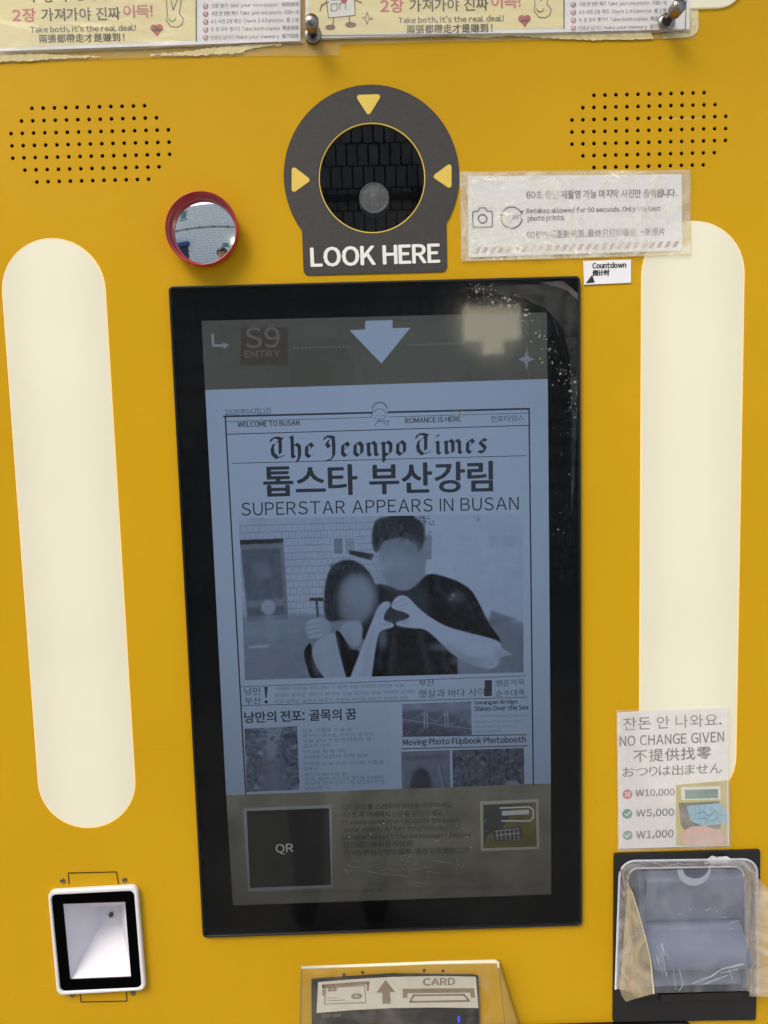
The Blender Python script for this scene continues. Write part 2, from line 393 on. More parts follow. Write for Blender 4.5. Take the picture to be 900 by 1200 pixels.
# ------------------------------------------------------------------ drawn pictures (tone maps made here, shown on the screen)
class Canvas:
    def __init__(s, w, h, v=.5): s.w = w; s.h = h; s.a = np.full((h,w), v, float); s.Y, s.X = np.mgrid[0:h,0:w].astype(float)+.5
    def mask(s, pts, blur=0.8):
        m = np.zeros((s.h,s.w), bool); x = s.X; y = s.Y; n = len(pts)
        for i in range(n):
            x0,y0 = pts[i]; x1,y1 = pts[(i+1)%n]
            if y0 == y1: continue
            c = ((y0 > y) != (y1 > y)) & (x < (x1-x0)*(y-y0)/(y1-y0)+x0); m ^= c
        return s.blur(m.astype(float), blur)
    @staticmethod
    def blur(a, sg):
        if sg <= 0: return a
        r = int(3*sg)+1; k = np.exp(-.5*(np.arange(-r,r+1)/sg)**2); k /= k.sum()
        h, w = a.shape; p = np.pad(a, r, mode='edge'); q = 0
        for i in range(2*r+1): q = q+k[i]*p[i:i+h]
        out = 0
        for i in range(2*r+1): out = out+k[i]*q[:,i:i+w]
        return out
    def put(s, m, v, al=1): s.a = s.a*(1-m*al)+v*m*al; return s
    def poly(s, pts, v, al=1, blur=.8):
        if 5 <= len(pts) < 26:
            for _ in range(2):
                n = len(pts); out = []       # cut corners, except where a shape runs off the picture
                for i in range(n):
                    (xa,ya),(xb,yb),(xc,yc) = pts[i-1], pts[i], pts[(i+1)%n]
                    if xb < 5 or yb < 5 or xb > s.w-5 or yb > s.h-14: out.append((xb,yb))
                    else: out += [(xb*.78+xa*.22, yb*.78+ya*.22), (xb*.78+xc*.22, yb*.78+yc*.22)]
                pts = out
        return s.put(s.mask(pts, blur), v, al)
    def ell(s, c, r, v, al=1, blur=.8, rot=0):
        return s.poly([(c[0]+r[0]*math.cos(t)*math.cos(rot)-r[1]*math.sin(t)*math.sin(rot), c[1]+r[0]*math.cos(t)*math.sin(rot)+r[1]*math.sin(t)*math.cos(rot)) for t in np.linspace(0,2*math.pi,28)[:-1]], v, al, blur)
    def noise(s, amp, sg, mask=None):
        n = s.blur(rng.normal(size=(s.h,s.w)), sg); n /= n.std()+1e-9
        s.a = s.a+n*amp*(1 if mask is None else mask); return s
    def image(s, name, lo, hi):
        a = np.clip((s.a-.04)**1.05*1.06, 0, 1)[::-1,:,None]; lo = np.array(lin(lo)); hi = np.array(lin(hi))
        im = bpy.data.images.new(name, s.w, s.h, float_buffer=True, alpha=False); im.colorspace_settings.name = 'Non-Color'
        px = np.ones((s.h,s.w,4), np.float32); px[:,:,:3] = lo*(1-a)+hi*a
        im.pixels.foreach_set(px.ravel()); im.pack(); return im
def picture_mat(name, im, emit=True, strength=1, falloff=0):
    mt, t, b = node_mat(name); n = t.nodes.new('ShaderNodeTexImage'); n.image = im; n.extension = 'EXTEND'
    if emit:
        b.inputs['Base Color'].default_value = (.006,.006,.006,1); b.inputs['Specular IOR Level'].default_value = 0
        t.links.new(n.outputs[0], b.inputs['Emission Color']); b.inputs['Emission Strength'].default_value = strength
        if falloff: lcd(t, b, strength, falloff)
    else: t.links.new(n.outputs[0], b.inputs['Base Color']); b.inputs['Roughness'].default_value = .6
    return mt
def picture(name, quad, y, mt, parent):
    q = [P(a,b,y) for a,b in quad]      # TL TR BR BL
    nx, ny = 8, 8; v = []; uv = []; f = []
    for j in range(ny+1):
        for i in range(nx+1):
            s, t = i/nx, j/ny
            x = (q[0][0]*(1-s)+q[1][0]*s)*(1-t)+(q[3][0]*(1-s)+q[2][0]*s)*t
            z = (q[0][1]*(1-s)+q[1][1]*s)*(1-t)+(q[3][1]*(1-s)+q[2][1]*s)*t
            v.append((x,y,z)); uv.append((s,1-t))
    for j in range(ny):
        for i in range(nx):
            a = j*(nx+1)+i; f.append((a, a+nx+1, a+nx+2, a+1))
    return link(name, v, f, mt, parent, uvs=uv)

# ================================================================== THE BOOTH
PX0, PZ0 = P(-160, 600)[0], .45; PX1, PZ1 = P(1010, 600)[0], 2.5
root = thing('photo_booth', 'yellow painted metal photo booth front with dotted speaker holes', 'photo booth', (0,0,0))
# openings
SCR = quadpx((197,337),(680,324),(680,1082),(240,1096))
sx0 = (SCR[0][0]+SCR[3][0])/2; sx1 = (SCR[1][0]+SCR[2][0])/2; sz1 = (SCR[0][1]+SCR[1][1])/2; sz0 = (SCR[2][1]+SCR[3][1])/2
print('screen metric', sx0, sx1, sz0, sz1, SCR)
def stadium_px(l, r, top, bot):
    """l, r: pixel pairs at the straight sides, top and bottom pixel of the ends"""
    xl = sum(P(*q)[0] for q in l)/len(l); xr = sum(P(*q)[0] for q in r)/len(r); z1 = P(*top)[1]; z0 = P(*bot)[1]
    rad = (xr-xl)/2; cx = (xl+xr)/2; n = 22
    return [(cx+rad*math.cos(math.pi*i/n), z1-rad+rad*math.sin(math.pi*i/n)) for i in range(n+1)]+[(cx-rad*math.cos(math.pi*i/n), z0+rad-rad*math.sin(math.pi*i/n)) for i in range(n+1)]
LL = stadium_px([(1,340),(12,500),(35,800),(44,915)], [(123.5,340),(133.5,500),(152,800),(159,915)], (64,278), (104,971))
LR = stadium_px([(752,330),(748,835)], [(873,330),(864.5,835)], (812,258), (806,944))
def shrink(pts, d, c=None):
    cx = sum(p[0] for p in pts)/len(pts); cz = sum(p[1] for p in pts)/len(pts); out = []
    for i,(x,z) in enumerate(pts):
        a = Vector(pts[i-1]); b = Vector(pts[(i+1)%len(pts)]); t = (b-a); n = Vector((-t.y,t.x)).normalized()
        if n.dot(Vector((cx-x, cz-z))) < 0: n = -n
        out.append((x+n.x*d, z+n.y*d))
    return out
holes = []; rows = [11,13,15,15,15,13,11]
def grille(cpx, rows, dx, dy):
    hs = []; cx, cz = P(*cpx)
    for j, n in enumerate(rows):
        for i in range(n): hs.append(circ((cx+(i-(n-1)/2)*dx, cz-(j-3)*dy), .00235, 12))
    return hs
gl = grille((106.0,168.6), rows, .01298, .01365); gr = grille((760.5,152.5), rows, .01285, .01345)
holes = gl+gr
cam_c = P(436,209)
holes.append(circ(cam_c, .0635, 64)); 
SCN = quadpx((60,1046),(161,1041),(170,1160),(69,1165))
SCN_IN = quadpx((73,1059.5),(146.5,1057),(153.5,1146),(81.5,1149))
holes.append(SCN_IN)
holes.append([(sx0+.006,sz0+.006),(sx1-.006,sz0+.006),(sx1-.006,sz1-.006),(sx0+.006,sz1-.006)])
holes.append(LL); holes.append(LR)
outline = [(PX0,PZ0),(PX1,PZ0),(PX1,PZ1),(PX0,PZ1)]
plate('front_panel', outline, .0022, 0, M['yellow'], root, holes=holes)
for nm, c in (('speaker_cloth', P(106,168)), ('speaker_cloth', P(760.5,152.5))):
    MB().box(c[0]-.11, c[0]+.11, .008, .012, c[1]-.055, c[1]+.055).build(nm, M['hole'], root)
b = MB(); b.box(PX0, PX1, .30, .31, 0, PZ1); b.box(PX0, PX0+.01, .0025, .30, 0, PZ1); b.box(PX1-.01, PX1, .0025, .30, 0, PZ1); b.box(PX0+.01,PX1-.01,.0025,.30,PZ1-.01,PZ1); b.box(PX0+.01,PX1-.01,.0025,.02,0,PZ0-.001)
b.build('cabinet_shell', M['yellow'], root)
MB().box(PX0, PX1, -.30, -.0005, 2.42, 2.47).build('added_shade_hood', M['yellow'], root)  # unseen overhang, added to shade the upper part of the panel
# scribed outline behind the code scanner
g = MB(); yg = -.0006
for grp in ((((81,1036),(80,1023)), ((80,1023),(136.5,1021.5)), ((136.5,1021.5),(139,1036))), (((94,1163),(95,1174)), ((95,1174),(149,1173)), ((149,1173),(148,1162)))):
  g = MB()
  for a_, b_ in grp:
    a = Vector(P(*a_)); b2 = Vector(P(*b_)); n = max(2, int((b2-a).length/.0022))
    for i in range(n):
        if random.random() < .03: continue
        g.bar(a.lerp(b2, (i+.06)/n), a.lerp(b2, (i+.94)/n), .0011, 0, yg)
  g.build('scribed_outline', M['groove'], root)
for c in ((146,1031),(73.5,1032),(85,1165.5),(156,1163.5)):
    x, z = P(*c); o = MB(); o.lathe((x,0,z), [(.0001,.0003),(.0013,.0005),(.0014,.0016),(.0029,.0013),(.0033,.0002)][::-1], 20); o.build('screw', M['screw'], root, True)
for q in ((403,1142),(425,1139.5),(497,1137),(519,1137.5)):
    x, z = P(*q); MB().lathe((x,0,z), [(.0022,.0001),(.0020,.0005),(.0001,.0006)], 14).build('screw_hole', M['groove'], root, True)

# ------------------------------------------------------------------ light panels
def light_mat():
    mt, t, b = node_mat('lit_acrylic'); L = t.links
    b.inputs['Base Color'].default_value = (.45,.43,.34,1); b.inputs['Roughness'].default_value = .35
    tc = t.nodes.new('ShaderNodeTexCoord'); n = t.nodes.new('ShaderNodeTexNoise'); n.inputs['Scale'].default_value = 6; n.inputs['Detail'].default_value = 6
    L.new(tc.outputs['Object'], n.inputs['Vector'])
    r = t.nodes.new('ShaderNodeValToRGB'); L.new(n.outputs[0], r.inputs[0])
    r.color_ramp.elements[0].position = .32; r.color_ramp.elements[1].position = .7
    r.color_ramp.elements[0].color = (.68,.635,.45,1); r.color_ramp.elements[1].color = (.74,.70,.52,1)
    sx = t.nodes.new('ShaderNodeSeparateXYZ'); L.new(tc.outputs['Generated'], sx.inputs[0])
    a1 = t.nodes.new('ShaderNodeMath'); a1.operation = 'SUBTRACT'; a1.inputs[1].default_value = .5; L.new(sx.outputs[0], a1.inputs[0])
    a2 = t.nodes.new('ShaderNodeMath'); a2.operation = 'ABSOLUTE'; L.new(a1.outputs[0], a2.inputs[0])
    a3 = t.nodes.new('ShaderNodeMapRange'); a3.interpolation_type = 'SMOOTHSTEP'; a3.inputs[1].default_value = .12; a3.inputs[2].default_value = .5; a3.inputs[3].default_value = .345; a3.inputs[4].default_value = .285
    L.new(a2.outputs[0], a3.inputs[0]); L.new(a3.outputs[0], b.inputs['Emission Strength'])
    L.new(r.outputs[0], b.inputs['Emission Color'])
    return mt
LM = light_mat(); RIM = emis('lit_acrylic_edge', (255,214,130), .42, base=(.6,.5,.3))
def light_panel(pts, label):
    x = sum(p[0] for p in pts)/len(pts); z = min(p[1] for p in pts)
    t = thing('light_panel', label, 'light', (x,0,z), 'tall rounded lights beside the screen')
    plate('diffuser', shrink(pts, .0016), .004, .0004, LM, t)
    plate('lit_edge', shrink(pts, .00015), .003, .0012, RIM, t, holes=[shrink(pts, .0017)])
    MB().box(x-.07, x+.07, .006, .02, z, z+.76).build('light_housing', M['whiteplastic'], t)
light_panel(LL, 'tall white lit panel with round ends, left of the screen above the code scanner')
light_panel(LR, 'tall white lit panel with round ends, right of the screen, partly under two signs')
# lit sign whose lower edge enters the top right corner
tp = rbox(quadpx((560,-140),(880,-140),(870,9),(700,14)), [0,.0,.03,.03], 10)
tl = thing('header_light', 'warm lit header panel whose rounded corner shows at top right edge', 'light', (P(790,-40)[0],0,P(790,5)[1]))
plate('diffuser', tp, 0, -.003, LM, tl)

# ------------------------------------------------------------------ camera plate
t = thing('camera_plate', 'charcoal round camera surround with yellow arrows and the words LOOK HERE', 'camera', (cam_c[0], 0, P(438,324)[1]))
cc = P(435.5,207.3); rad = (P(538,207)[0]-P(332.5,207)[0])/2
bl = quadpx((353,270),(524,266),(523,318),(357,324))
xl = (bl[0][0]+bl[3][0])/2; xr = (bl[1][0]+bl[2][0])/2; zb = (bl[2][1]+bl[3][1])/2
aL = math.atan2(-math.sqrt(rad**2-(xl-cc[0])**2), xl-cc[0]); aR = math.atan2(-math.sqrt(rad**2-(xr-cc[0])**2), xr-cc[0])
out = []
n = 60; a0 = aR; a1 = aL+2*math.pi
for i in range(n+1): a = a0+(a1-a0)*i/n; out.append((cc[0]+rad*math.cos(a), cc[1]+rad*math.sin(a)))
rr = .0065
out += [(xl+rr-rr*math.cos(k*math.pi/10), zb+rr-rr*math.sin(k*math.pi/10)) for k in range(6)]
out += [(xr-rr+rr*math.sin(k*math.pi/10), zb+rr-rr*math.cos(k*math.pi/10)) for k in range(6)]
plate('surround', out, 0, -.0012, M['charcoal'], t, holes=[circ(cam_c, .0625, 64)], bevel=.0003)
plate('opening_rim', circ(cam_c, .0623, 64), .0016, -.0006, M['arrow'], t, holes=[circ(cam_c, .0612, 64)])
for tri in (((416,112),(448,111),(432,137)), ((342,194),(342,228),(365,211.5)), ((529,190.5),(529,223),(506,207.5))):
    plate('arrow', rbox(quadpx(*tri), .0028, 4), -.00125, -.0017, M['arrow'], t)
Print(-.0016).text('LOOK HERE', (365,312.5), (515,307.5), 22, fat=.95).build('lettering', M['white'], t)
cg = film('camera_glass_coat', (30,30,32), .0, .005, .0, 20, .9, ior=1.5)
b = MB(); k = 64; b.add([(cam_c[0]+.0612*math.cos(2*math.pi*i/k), .003, cam_c[1]+.0612*math.sin(2*math.pi*i/k)) for i in range(k)], [tuple(range(k))]); b.build('window_glass', cg, t)
MB().lathe((cam_c[0],0,cam_c[1]), [(.0633,-.004),(.0633,-.07),(.0001,-.07)], 48).build('camera_housing', M['hole'], t)
lc = P(438.5,232,.012)
le = MB().lathe((lc[0],.012,lc[1]), [(.0178,-.02),(.0178,.0),(.0170,.0006),(.016,-.0004),(.0135,.0),(.0095,.0004),(.005,.0007),(.0001,.0008)], 40)
le.build('camera_lens', mat('lens_grey', (78,80,82), .6, var=.15, scale=90), t, True)
MB().lathe((lc[0],.0116,lc[1]), [(.0062,0),(.0055,.0003),(.0001,.0004)], 30).build('lens_centre', mat('lens_dark', (84,86,90), .4), t, True)

# ------------------------------------------------------------------ convex mirror
mc = P(237.5,269.5,-.011)
t = thing('round_mirror', 'small round convex mirror in a red plastic rim left of the camera', 'mirror', (mc[0],0,mc[1]-.04))
MB().lathe((mc[0],0,mc[1]), [(.0385,.0),(.0402,.002),(.0416,.015),(.0418,.0175),(.0411,.019),(.0402,.0186),(.0396,.014),(.0388,.007),(.034,.006)], 72).build('rim', M['redplastic'], t, True)
mt_, tt, bb = node_mat('mirror_silver'); bb.inputs['Metallic'].default_value = 1; bb.inputs['Roughness'].default_value = .03; bb.inputs['Base Color'].default_value = (.95,.96,.96,1)
Rm = .20; prof = [(.0352*math.sin(a)/math.sin(math.pi/2) if False else r_, .0062+ (math.sqrt(Rm**2-r_**2)-math.sqrt(Rm**2-.0388**2))) for r_, a in [(.0388*(1-i/20), 0) for i in range(21)]]
prof[-1] = (.00005, prof[-1][1])
MB().lathe((mc[0],0,mc[1]), prof, 72).build('mirror_glass', mt_, t, True)

# ------------------------------------------------------------------ touch screen
t = thing('touch_screen', 'large upright black framed screen showing a newspaper page with a couple', 'screen', ((sx0+sx1)/2,0,sz0))
fo = rbox([(sx0,sz0),(sx1,sz0),(sx1,sz1),(sx0,sz1)], .0055)
fi = rbox([(sx0+.0028,sz0+.0028),(sx1-.0028,sz0+.0028),(sx1-.0028,sz1-.0028),(sx0+.0028,sz1-.0028)], .003)
plate('frame', fo, -.0001, -.0052, M['black'], t, holes=[fi], bevel=.0006)
plate('bezel', shrink(fi, .0001), -.0002, -.0012, M['glossblack'], t)
yd = -.0014
FO = 4.2
DQ = [(236,376),(641,366),(646,1048),(273,1061)]
disp = link('display', [(*[P(a,b,yd)[0]], yd, P(a,b,yd)[1]) for a,b in DQ], [(0,3,2,1)], emis('display_dark', (62,66,64), .56, FO, var=.14, scale=12), t)
def E(name, col, s=1.0): return emis(name, col, s, FO)
paperE = E('display_paper', (97,112,134), .86); inkE = E('display_ink', (22,28,38)); midE = E('display_mid_ink', (46,54,68)); paleE = E('display_pale', (104,114,122), .6)
faint = E('display_faint_ink', (56,66,86)); 
footE = emis('display_footer', (80,80,73), .80, FO, var=.32, scale=22)
def layer(name, pts, mt, dy): return link(name, [(P(a,b,yd-dy)[0], yd-dy, P(a,b,yd-dy)[1]) for a,b in pts], [tuple(range(len(pts)))[::-1]], mt, disp)
layer('newspaper_page', [(240.5,457),(642,444),(645.5,918),(265,932)], paperE, .0002)
layer('footer', [(265,932),(645.5,918),(646,1048),(273,1061)], footE, .0002)
layer('white_arrow', [(428,376),(460,375),(460,384.5),(481,384),(447,426),(409.5,387),(428,386)], paperE, .0002)
p = Print(yd-.0004)
p.line([(262,488),(620,479)], 2.2); p.line([(264,488),(288,931)], 1.8); p.line([(620,479),(625,921)], 1.8)
p.line([(264,509),(620,498.5)], 1.0); p.line([(264,494),(620,484)], .6)
p.line([(272,543),(617,534)], .8)
p.text('2026年04月11日', (264,487), (317,485), 7.5)
p.text('WELCOME TO BUSAN', (278.5,500.5), (351,498.5), 6, fat=0.21)
p.text('ROMANCE IS HERE', (475,496), (540,493.8), 6, fat=0.21)
p.text('전포타임스', (575,494.5), (614,493), 7)
blackletter(p, 'The Jeonpo Times', (318,537), (573,530.5), 25)
p.text('톱스타 부산강림', (310,582), (577,575.5), 35, fat=1.0)
p.text('SUPERSTAR APPEARS IN BUSAN', (283,604.5), (608,597.5), 15.5, fat=0.00, spacing=1.1)
p.line([(282,805),(616,792)], .7); p.line([(283,827),(618,817)], .8)
p.text('낭만', (286.5,815), (306,814.5), 9); p.text('부산', (287,825.5), (306,825), 8.5)
p.poly((309.5,805),(314,805),(312.5,818),(311,818)); p.disc((312,822.5), 2.1)
p.text('낭만의 전포: 골목의 꿈', (287,847.5), (417.5,843), 13, fat=.4)
p.text('부산', (491,805), (509,804), 8.5, fat=0.00); p.text('햇살과 바다 사이', (491,818), (568,815.5), 9.5, fat=0.00)
p.text('행운가득', (581,804.5), (615,803), 7.5); p.text('순수대폭', (581,816.5), (615,815), 7.5)
p.poly((568,797),(576.5,797),(576.5,815.5),(568,816))
p.text('Gwangan Bridge', (556,827), (606.5,825.5), 6, fat=0.23); p.text('Shines Over the Sea', (556,833.5), (619,831.5), 6, fat=0.23)
p.line([(471,863),(617,861)], 1.2); p.line([(471,877.5),(618,874)], 1.2)
p.text('Moving Photo Flipbook Photobooth', (472.5,875.5), (616,872), 9.5, fat=0.30)
p.build('newspaper_lettering', inkE, disp)
p = Print(yd-.00045)
ko = ['낭만의','전포','골목은','바다와','햇살이','부산의','오래된','거리를','걷다가','사진을','남긴다','따뜻한','카페와','사람들','꿈꾸는','오늘','함께','새로운']
for i,(y,x1) in enumerate(((807.5,474),(815,486),(822.5,479))): p.text(gibber(ko, i), (322,y+2), (x1,y-2.4), 4.6)
for i,(y,w_) in enumerate(((858,58),(864,84),(870,80),(876,32),(883,50),(889,76),(897,94),(903,16),(910,50),(915,92),(920,94),(926,30))): 
    p.text(gibber(ko, i+10)[:max(4,int(w_/5.2))], (354.5+i*.25,y+.3), (354.5+i*.25+w_,y-w_*.022), 4.4)
for i,(y,s_) in enumerate(((841.5,"A symbol of Busan's romance"),(848.5,'shining over the sea at night'),(854,'and connecting the city\'s'),(859.5,'coastal memories'))): 
    p.text(s_, (556,y), (556+[64,54,50,32][i],y-1.2), 4.4)
p.build('newspaper_small_print', faint, disp)
# little pen sketch of a face breaking the top rule
p = Print(yd-.0006); p.disc((445,489), 10, rz=13); p.build('sketch_ground', paperE, disp)
p = Print(yd-.0007); p.arc((445,486), 7, 200, 520, .7); p.arc((445,480), 8.5, 10, 170, 1.2); p.arc((446,500), 6.5, 20, 175, .8)
p.line([(437,481),(435,489)], 1); p.disc((442,487), .7); p.disc((448,487), .7); p.arc((445,489), 2, 200, 340, .6); p.line([(450,494),(456,493),(454,499)], .8)
p.build('pen_sketch', midE, disp)
# entry badge, corner arrow, dotted rule, sparkle on the dark band
badge = emis('display_badge', (54,49,49), .56, FO); layer('entry_badge', [(282,384),(337,383),(337,427),(282,428)], badge, .0004)
p = Print(yd-.0006); p.text('S9', (288,408), (328,407), 24, fat=0.39); p.text('ENTRY', (287,419), (328,418), 7.5, fat=0.23)
p.line([(294,383),(296,380)], 1.2); p.line([(299,383),(299,379)], 1.2); p.build('badge_lettering', emis('display_badge_print', (80,78,75), .6, FO), disp)
p = Print(yd-.0004); p.cut(); p.line([(249,392),(250,405),(262,405)], 3); p.poly((261,401),(269,404.5),(262,409))
x = 345.
while x < 546:
    if 415 < x < 419: p.cut()
    if not 415 < x < 476: p.disc((x, 408-(x-345)*.03), .85, 8)
    x += 4.4
p.cut(); p.poly((617,409),(619,418),(627,421),(619,424),(617,433),(614.5,424),(607,421),(614.5,418))
p.build('dark_band_marks', paleE, disp)

# main photograph
def ph(pts, ox=47, oy=38, sx=1.0): return [((x-ox), (y-oy)) for x,y in pts]
cv = Canvas(790, 440, .74)
# wall of pale tiles, smooth wall, road
cv.poly(ph([(47,38),(540,38),(540,300),(47,300)]), .80)
for j in range(14):
    y = 20+j*19.0; cv.put(((np.abs(cv.Y-(y-cv.X*.012)) < 1.3) & (cv.X < 530)).astype(float), .56, .9)
    off = (j%2)*9
    cv.put(((((cv.X+off)%18) < 1.6) & (cv.Y > y-cv.X*.012) & (cv.Y < y+19-cv.X*.012) & (cv.X < 530) & (cv.Y < 268)).astype(float), .58, .7)
cv.poly(ph([(560,38),(840,38),(840,330),(760,322),(600,300),(560,200)]), .86, 1, 3)
cv.poly(ph([(47,318),(240,300),(470,320),(780,330),(840,340),(840,490),(47,490)]), .47, 1, 2)
cv.poly(ph([(745,300),(820,330),(740,345)]), .3, .8, 3)
cv.poly(ph([(47,300),(260,296),(300,330),(130,365),(47,360)]), .52, .9, 5)
cv.poly(ph([(740,345),(840,345),(840,490),(740,490)]), .42, .8, 5)
# shop window
cv.poly(ph([(47,96),(168,94),(175,312),(60,318)]), .40); cv.poly(ph([(52,122),(158,120),(165,300),(62,303)]), .27, 1, 1.5)
cv.poly(ph([(47,96),(168,94),(168,106),(47,108)]), .12); cv.poly(ph([(80,160),(130,160),(132,200),(82,200)]), .38, .7, 5)
cv.poly(ph([(60,262),(165,255),(165,275),(60,278)]), .5, .7, 3); cv.ell((120-47,280-38), (20,20), .66, 1, 1); cv.poly(ph([(108,300),(135,300),(150,370),(110,372)]), .56, .8, 3)
cv.poly(ph([(62,383),(118,381),(118,390),(62,391)]), .72, 1, 1)
cv.poly(ph([(236,256),(275,256),(275,266),(236,264)]), .12); cv.poly(ph([(252,264),(260,264),(262,330),(256,330)]), .2)
# small window and foliage
cv.poly(ph([(304,92),(370,92),(370,142),(304,142)]), .85); cv.poly(ph([(308,96),(333,96),(333,138),(308,138)]), .45); cv.poly(ph([(340,96),(366,96),(366,138),(340,138)]), .6)
cv.poly(ph([(350,128),(420,140),(412,158),(350,140)]), .12, 1, 1.5); cv.poly(ph([(560,90),(582,92),(580,158),(560,158)]), .5)
for k in range(60): cv.ell((515+rng.normal()*18, 25+rng.normal()*17), (3,2.5), .25, .7, .6, rng.random()*3)
for k in range(6): cv.poly(ph([(740,97+k*5),(833,99+k*5),(833,100.5+k*5),(740,98.5+k*5)]), .6, .8, .5)
cv.ell((712-47,52-38), (4,5), .55)
cv.noise(.014, 9); cv.noise(.015, 1)
# man: neck, head, shirt
cv.poly(ph([(455,190),(560,185),(565,240),(450,250)]), .5, 1, 3)
cv.poly(ph([(420,215),(470,232),(540,225),(570,192),(640,212),(690,240),(715,285),(740,340),(775,385),(770,410),(720,380),(650,400),(650,478),(405,482),(400,400),(372,352),(405,300)]), .05, 1, 1.4)
cv.poly(ph([(440,240),(560,210),(575,300),(560,330),(440,330)]), .12, .7, 8)
for (a_,b_,c_,d_,w_) in ((590,225,640,300,7),(660,250,700,330,6),(690,270,740,350,5),(470,350,450,470,9),(540,360,560,470,10),(600,400,615,470,8),(430,360,425,460,6)):
    cv.poly(ph([(a_,b_),(a_+w_,b_),(c_+w_*1.6,d_),(c_,d_)]), .13, .6, 4)
cv.ell((500-47,150-38), (66,92), .5, 1, 2)
cv.poly(ph([(413,90),(424,45),(470,37),(530,37),(560,60),(563,110),(545,140),(535,112),(505,98),(450,102),(430,140),(418,130)]), .1, 1, 2.5)
cv.ell((495-47,128-38), (62,30), .36, .75, 14); cv.ell((480-47,175-38), (52,48), .60, .75, 14); cv.ell((430-47,180-38), (26,26), .72, .5, 12); cv.ell((470-47,205-38),(40,20),.42,.5,10)
cv.ell((648-47,262-38), (22,16), .3, .55, 6); cv.ell((640-47,258-38),(5,5),.7,.6,2); cv.ell((632-47,268-38),(3,4),.6,.6,2)
for k in range(70):      # strands along the fringe and crown
    x_ = 420+rng.random()*135; y_ = 48+rng.random()*45; cv.poly(ph([(x_,y_),(x_+1.5,y_),(x_+rng.normal()*5,y_+22),(x_-2+rng.normal()*5,y_+20)]), .03+.16*rng.random(), .6, .7)
# woman: hair, dress, shoulder
cv.poly(ph([(275,300),(278,230),(292,180),(325,154),(365,154),(400,180),(420,215),(432,255),(425,300),(400,330),(385,318),(330,318),(290,325)]), .09, 1, 2)
cv.poly(ph([(372,330),(420,300),(440,330),(400,400)]), .07, 1, 2)
cv.ell((368-47,262-38), (50,68), .45, 1, 9); cv.ell((378-47,250-38), (40,48), .56, .75, 12); cv.ell((345-47,300-38),(26,22),.4,.6,8)
cv.poly(ph([(325,325),(375,320),(385,345),(372,400),(320,370)]), .68, 1, 2)
cv.poly(ph([(238,395),(262,365),(310,350),(335,400),(350,482),(276,486),(245,440)]), .76, 1, 1.2)
cv.poly(ph([(238,374),(220,392),(214,412),(230,470),(250,490),(276,486),(240,430)]), .05, 1, 1.2)
cv.poly(ph([(303,345),(320,350),(350,400),(372,402),(385,440),(350,482),(335,484),(318,420)]), .05, 1, 1.2)
for k in range(60):
    x_ = 300+rng.random()*90; y_ = 156+rng.random()*22; cv.poly(ph([(x_,y_),(x_+1.5,y_),(x_-4+rng.normal()*4,y_+16),(x_-6+rng.normal()*4,y_+15)]), .04+.2*rng.random(), .5, .8)
for k in range(30):
    x_ = 278+rng.random()*30; y_ = 230+rng.random()*60; cv.poly(ph([(x_,y_),(x_+1.5,y_),(x_+rng.normal()*3,y_+35),(x_-2,y_+33)]), .04+.18*rng.random(), .6, .8)
cv.ell((255-47,430-38),(12,40),.62,.5,7); cv.poly(ph([(330,350),(352,345),(356,400),(346,400)]), .55, .5, 4)
# hand on her shoulder
cv.ell((258-47,340-38), (36,30), .66, 1, 2)
for k in range(4): cv.ell((244-47+k*2, 322-38+k*13), (22,5.5), .76, 1, 1.2, -.15); cv.ell((244-47+k*2, 329-38+k*13), (22,1.2), .42, .7, .8, -.15)
# heart hands, her arm then his arm
cv.poly(ph([(345,480),(395,360),(412,320),(428,285),(445,270),(462,272),(463,284),(448,300),(442,322),(470,330),(472,342),(440,348),(424,362),(405,480)]), .87, 1, 1.3)
cv.poly(ph([(463,290),(470,268),(490,253),(512,258),(540,290),(570,315),(620,345),(690,365),(740,378),(775,392),(774,418),(764,462),(735,466),(690,452),(640,425),(600,385),(560,348),(520,346),(478,338),(478,326),(505,322),(520,312),(500,300)]), .86, 1, 1.3)
for (a,b_,c_,d_) in ((470,278,505,262),(474,288,512,276),(478,298,505,290),(438,292,460,276),(436,302,456,288),(430,330,462,334),(488,330,515,322)): cv.poly(ph([(a,b_),(c_,d_),(c_,d_+2.5),(a,b_+2.5)]), .5, .7, 1)
cv.poly(ph([(442,322),(446,303),(458,290),(470,300),(500,302),(518,312),(504,322),(478,328),(470,331)]), .12, 1, 1)
cv.poly(ph([(600,385),(640,425),(690,452),(735,466),(735,458),(650,410)]), .55, .6, 4)
cv.poly(ph([(385,400),(418,330),(428,350),(412,400),(400,470),(380,480)]), .7, .55, 5); cv.poly(ph([(560,330),(640,375),(740,400),(770,412),(766,440),(690,425),(620,385)]), .93, .5, 7)
cv.ell((745-47,452-38), (9,3), .5, .7, 2); cv.poly(ph([(770,402),(806,428),(770,432)]), .8, .9, 1.5)
for (c_, r_2, v_, a_) in (((300,420),(14,60),.62,.5),((440,372),(10,30),.66,.4),((690,440),(60,8),.6,.5),((620,400),(50,8),.62,.4),((500,330),(20,5),.6,.5),((455,330),(12,5),.55,.5),((430,300),(6,20),.66,.5),((765,430),(10,24),.6,.5)):
    cv.ell((c_[0]-47,c_[1]-38), r_2, v_, a_, 6)
cv.noise(.012, 1.1); cv.noise(.005, 5)
ref = picture('couple_photograph', [(280,607.5),(613,602),(613.5,788),(287,797)], yd-.0004, picture_mat('couple_picture', cv.image('couple_picture', (5,7,12), (100,115,139)), True, .88, FO), disp)
